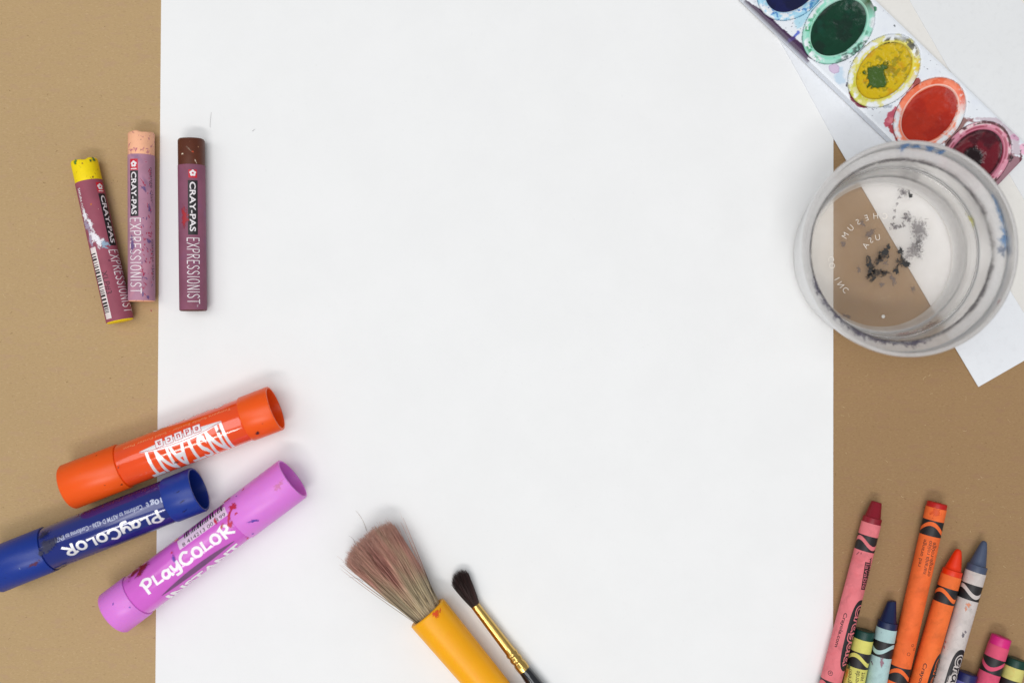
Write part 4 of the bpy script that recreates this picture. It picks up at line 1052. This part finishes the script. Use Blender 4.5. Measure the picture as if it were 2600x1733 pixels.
outer = [(0, .9), (29.5, .9), (31.0, .2), (33.0, 0), (35.0, .3), (36.0, 1.5), (36.2, 10), (36.6, 23.5), (36.9, 25), (38.5, 25.8), (40.4, 26.6), (40.9, 28), (41.2, 32.8), (41.5, 33.4), (41.45, 34.0), (40.9, 34.3)]
inner = [(40.2, 34.2), (39.9, 33.6), (39.6, 28.6), (38.8, 27.5), (36.6, 26.6), (35.6, 25.4), (35.2, 23.5), (34.5, 16), (33.6, 9), (32.4, 5), (30.8, 3.0), (29.4, 2.3), (0, 2.2)]
io, ii = 7, 5          # the body ends below the lid flange
V, F = lathe_z(smooth_prof(outer[1:io + 1]), 160); V2, F2 = lathe_z(smooth_prof(inner[ii:-1]), 160); n_ = len(V)
obj('cup_body', V + V2, F + [tuple(i + n_ for i in f) for f in F2], plastic, cup)
V, F = lathe_z(smooth_prof(outer[io:] + inner[:ii + 1]), 160); obj('cup_rim', V, F, frost, cup)
V, F = lathe_z([(0, .9), (15, .9), (29.5, .9)], 160); V2, F2 = lathe_z([(29.4, 2.3), (15, 2.2), (0, 2.2)], 160)
n_ = len(V); obj('cup_floor', V + V2, F + [tuple(i + n_ for i in f) for f in F2], floor_m, cup)
water = thin_clear('water', (.995, .992, .985), (228, 220, 210), .0, 1.0, .04, .0, 1.33, 0, .01)
V, F = lathe_z(smooth_prof([(34.15, 15.0), (33.95, 14.4), (33.5, 14.0), (32.6, 13.78), (31, 13.72), (20, 13.7)]) + [(0, 13.7)], 160); obj('water', V, F, water, cup)
ZC = lambda x, y: (1980 + x / 2.34, 330 + y / 2.34)
def cup_xy(p, z):
    q = W(*p, z + CZ); return q[0] - cc0[0], q[1] - cc0[1]
def cup_flat(p, z, m, rx, ry, seed, rot=0, jag=.5):
    x, y = cup_xy(p, z); return blob(lambda du, dv: (x + du, y + dv, z), m, cup, rx, ry, seed, rot=rot, jag=jag)
blk_s, gry_s = sm((12, 11, 13), 1.0, .7, .06), sm((96, 88, 92), .6, .8, .2)
FZ = 2.6
for p, rx, ry, ro, m in (((625, 730), 3.6, 2.0, .5, blk_s), ((590, 775), 3.0, 1.3, .5, blk_s), ((540, 815), 2.2, 3.4, 0, blk_s), ((568, 855), 3.6, 2.4, 0, blk_s), ((620, 848), 2.4, .9, 0, blk_s), ((730, 785), 3.6, 2.0, .2, blk_s), ((718, 722), 1.6, 1.4, 0, blk_s), ((690, 830), 1.8, 1.3, .7, blk_s),
                         ((672, 888), 1.2, 2.2, .4, gry_s), ((830, 610), 3.4, 5.8, -.3, gry_s), ((800, 715), 4.4, 3.0, .4, gry_s), ((775, 390), 1.2, 1.2, 0, blk_s), ((735, 370), 1.6, 1.8, 0, gry_s), ((690, 575), 2.6, 1.0, 0, gry_s), 
                         ((755, 520), 1.4, 2.4, 0, gry_s), ((535, 615), 3.2, 1.1, .8, gry_s), ((490, 555), 1.0, 1.2, 0, gry_s), ((378, 675), 1.4, 1.0, 0, gry_s), ((470, 828), 1.0, 1.0, 0, gry_s), ((790, 945), .8, 1.6, .4, gry_s), ((605, 920), .8, 1.4, 0, gry_s), ((400, 1105), 1.6, .8, -.4, gry_s), ((628, 790), 1.4, .7, 0, gry_s)):
    cup_flat(ZC(*p), FZ, m, rx, ry, int(p[0] * 3 + p[1]), ro)
for k, p in enumerate(((735, 372), (712, 400), (696, 440), (684, 480), (676, 520), (670, 560), (684, 578), (715, 578), (735, 565), (745, 525), (752, 500), (770, 500), (768, 530))):
    cup_flat(ZC(*p), FZ + .01, gry_s, .75, .75, 50 + k, 0, .6)
# moulded lettering on the floor, read through the bottom (mirrored)
emb = pmat('moulded_ridge', (226, 222, 216), .3)
V, F = [], []
def emboss(s, c0, rad, a0, da, h):
    global V, F
    x0, y0 = cup_xy(c0, FZ)
    for k, ch in enumerate(s):
        if ch == ' ': continue
        pv, pf = text2d(ch, -.012); bx = [p[0] for p in pv]; mid = (min(bx) + max(bx)) / 2; a = a0 + da * k
        px, py = x0 + rad * math.cos(a), y0 + rad * math.sin(a); rt = a - math.pi / 2; bb = len(V)
        for x, y in pv:
            x, y = -(x - mid) * h * 1.25, (y - .35) * h * 1.35
            V.append((px + x * math.cos(rt) - y * math.sin(rt), py + x * math.sin(rt) + y * math.cos(rt), FZ + .02))
        F += [tuple(i + bb for i in f)[::-1] for f in pf]
emboss('CHESUM', ZC(590, 742), 16.2, 1.42, .24, 2.6)
emboss('USA', ZC(600, 742), 7.4, 1.75, .42, 2.6)
emboss('CO INC', ZC(600, 742), 20.6, 3.22, .14, 2.6)
obj('moulded_lettering', V, F, emb, cup, smooth=False)
V, F = lathe_z([(0, FZ + .5), (.5, FZ + .45), (.75, FZ)], 16); x, y = cup_xy(ZC(615, 1107), FZ); obj('moulded_nub', [(a + x, b_ + y, c_) for a, b_, c_ in V], F, emb, cup)
# paint on the wall and rim, and the refraction ring drawn in grey
def wall_r(z):
    pts = sorted([(b_, a) for a, b_ in inner], key=lambda q: q[0]); return float(np.interp(z, [p[0] for p in pts], [p[1] for p in pts])) - .3
def cup_wall(a, z, m, ra, rz, seed):
    r = wall_r(z); return blob(lambda du, dv: ((wall_r(z + dv)) * math.cos(a + du / r), wall_r(z + dv) * math.sin(a + du / r), z + dv), m, cup, ra, rz, seed, jag=.5)
blu = sm((70, 132, 186), .6, .35, .45); blt = sm((58, 122, 184), .8, .35, .3); blu2 = sm((52, 84, 124), .6, .35, .4)
for a, z, ra, rz, m in ((1.60, 31.8, 2.4, 3.0, blt), (1.49, 31.6, 1.6, 2.4, blt), (1.34, 31.6, 2.2, 2.8, blt), (1.24, 31.0, 1.3, 2.4, blt), (.50, 29.6, 2.0, .9, blu), (.40, 29.1, 2.0, .9, blu), (.31, 28.8, 1.6, .9, blu), (.17, 28.6, 2.2, 1.1, blu), (.08, 28.2, 2.2, 1.0, blu), (.0, 27.7, 2.0, .8, blu2)):
    cup_wall(a, z, m, ra, rz, int(a * 100 + z))
refr_ring_m = smudge_mat('refraction_ring', (104, 98, 100), .7, .12, soft=.45)  # grey strip painted where the wall step refracts dark
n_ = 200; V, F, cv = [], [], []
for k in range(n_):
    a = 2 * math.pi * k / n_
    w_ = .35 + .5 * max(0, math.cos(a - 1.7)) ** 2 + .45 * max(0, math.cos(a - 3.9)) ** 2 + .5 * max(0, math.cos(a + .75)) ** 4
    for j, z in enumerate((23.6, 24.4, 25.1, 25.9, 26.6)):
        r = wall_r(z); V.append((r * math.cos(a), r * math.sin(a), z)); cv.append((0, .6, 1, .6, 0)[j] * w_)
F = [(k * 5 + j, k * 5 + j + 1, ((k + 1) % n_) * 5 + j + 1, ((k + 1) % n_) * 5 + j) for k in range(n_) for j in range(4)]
obj('refraction_ring', V, F, refr_ring_m, cup, vcol=cv)
ring_grey = sm((92, 86, 108), .55, .5, .3)  # grey patches deepening the painted refraction ring
for a in np.linspace(3.5, 4.9, 12): cup_wall(a + random.Random(int(a * 99)).uniform(-.05, .05), 26.4, ring_grey, 3.2, .8, int(a * 77))
for a, z, ra, rz, cc in ((.40, 15, 2.4, 1.6, (206, 200, 90)), (4.95, 9, 5, 2.2, (176, 140, 136)), (5.25, 10, 3, 2, (140, 100, 86)), (1.2, 18, 2, .8, (150, 146, 146)), (5.75, 33.2, 1.2, .6, (190, 110, 120))):
    cup_wall(a, z, sm(cc, .5, .6, .3), ra, rz, int(a * 31))

# ------------------------------------------------------------------ hairs and crumbs on the sheet
def hair(p, q, label, r=.036, bend=1.6, colr=(104, 100, 100)):
    a, b = Vector((*W(*p), .4)), Vector((*W(*q), .4)); base_ = (a + b) / 2
    t_ = strands('hair', None, 1, lambda R_, i: a - Vector((base_.x, base_.y, 0)), lambda R_, i, A: (b - Vector((base_.x, base_.y, 0)), 1), r, lambda R_: (lambda x, P_: lin(colr)), int(p[0]), 8, bend)
    del t_['kind']; t_.location = (base_.x * S, base_.y * S, 0); tag(t_, label, 'hair')
hair((537, 286), (536, 322), 'fine dark hair on the white sheet above the brown pastel')
hair((641, 334), (649, 328), 'tiny dark fibre on the white sheet, right of the brown pastel', .07, .2)
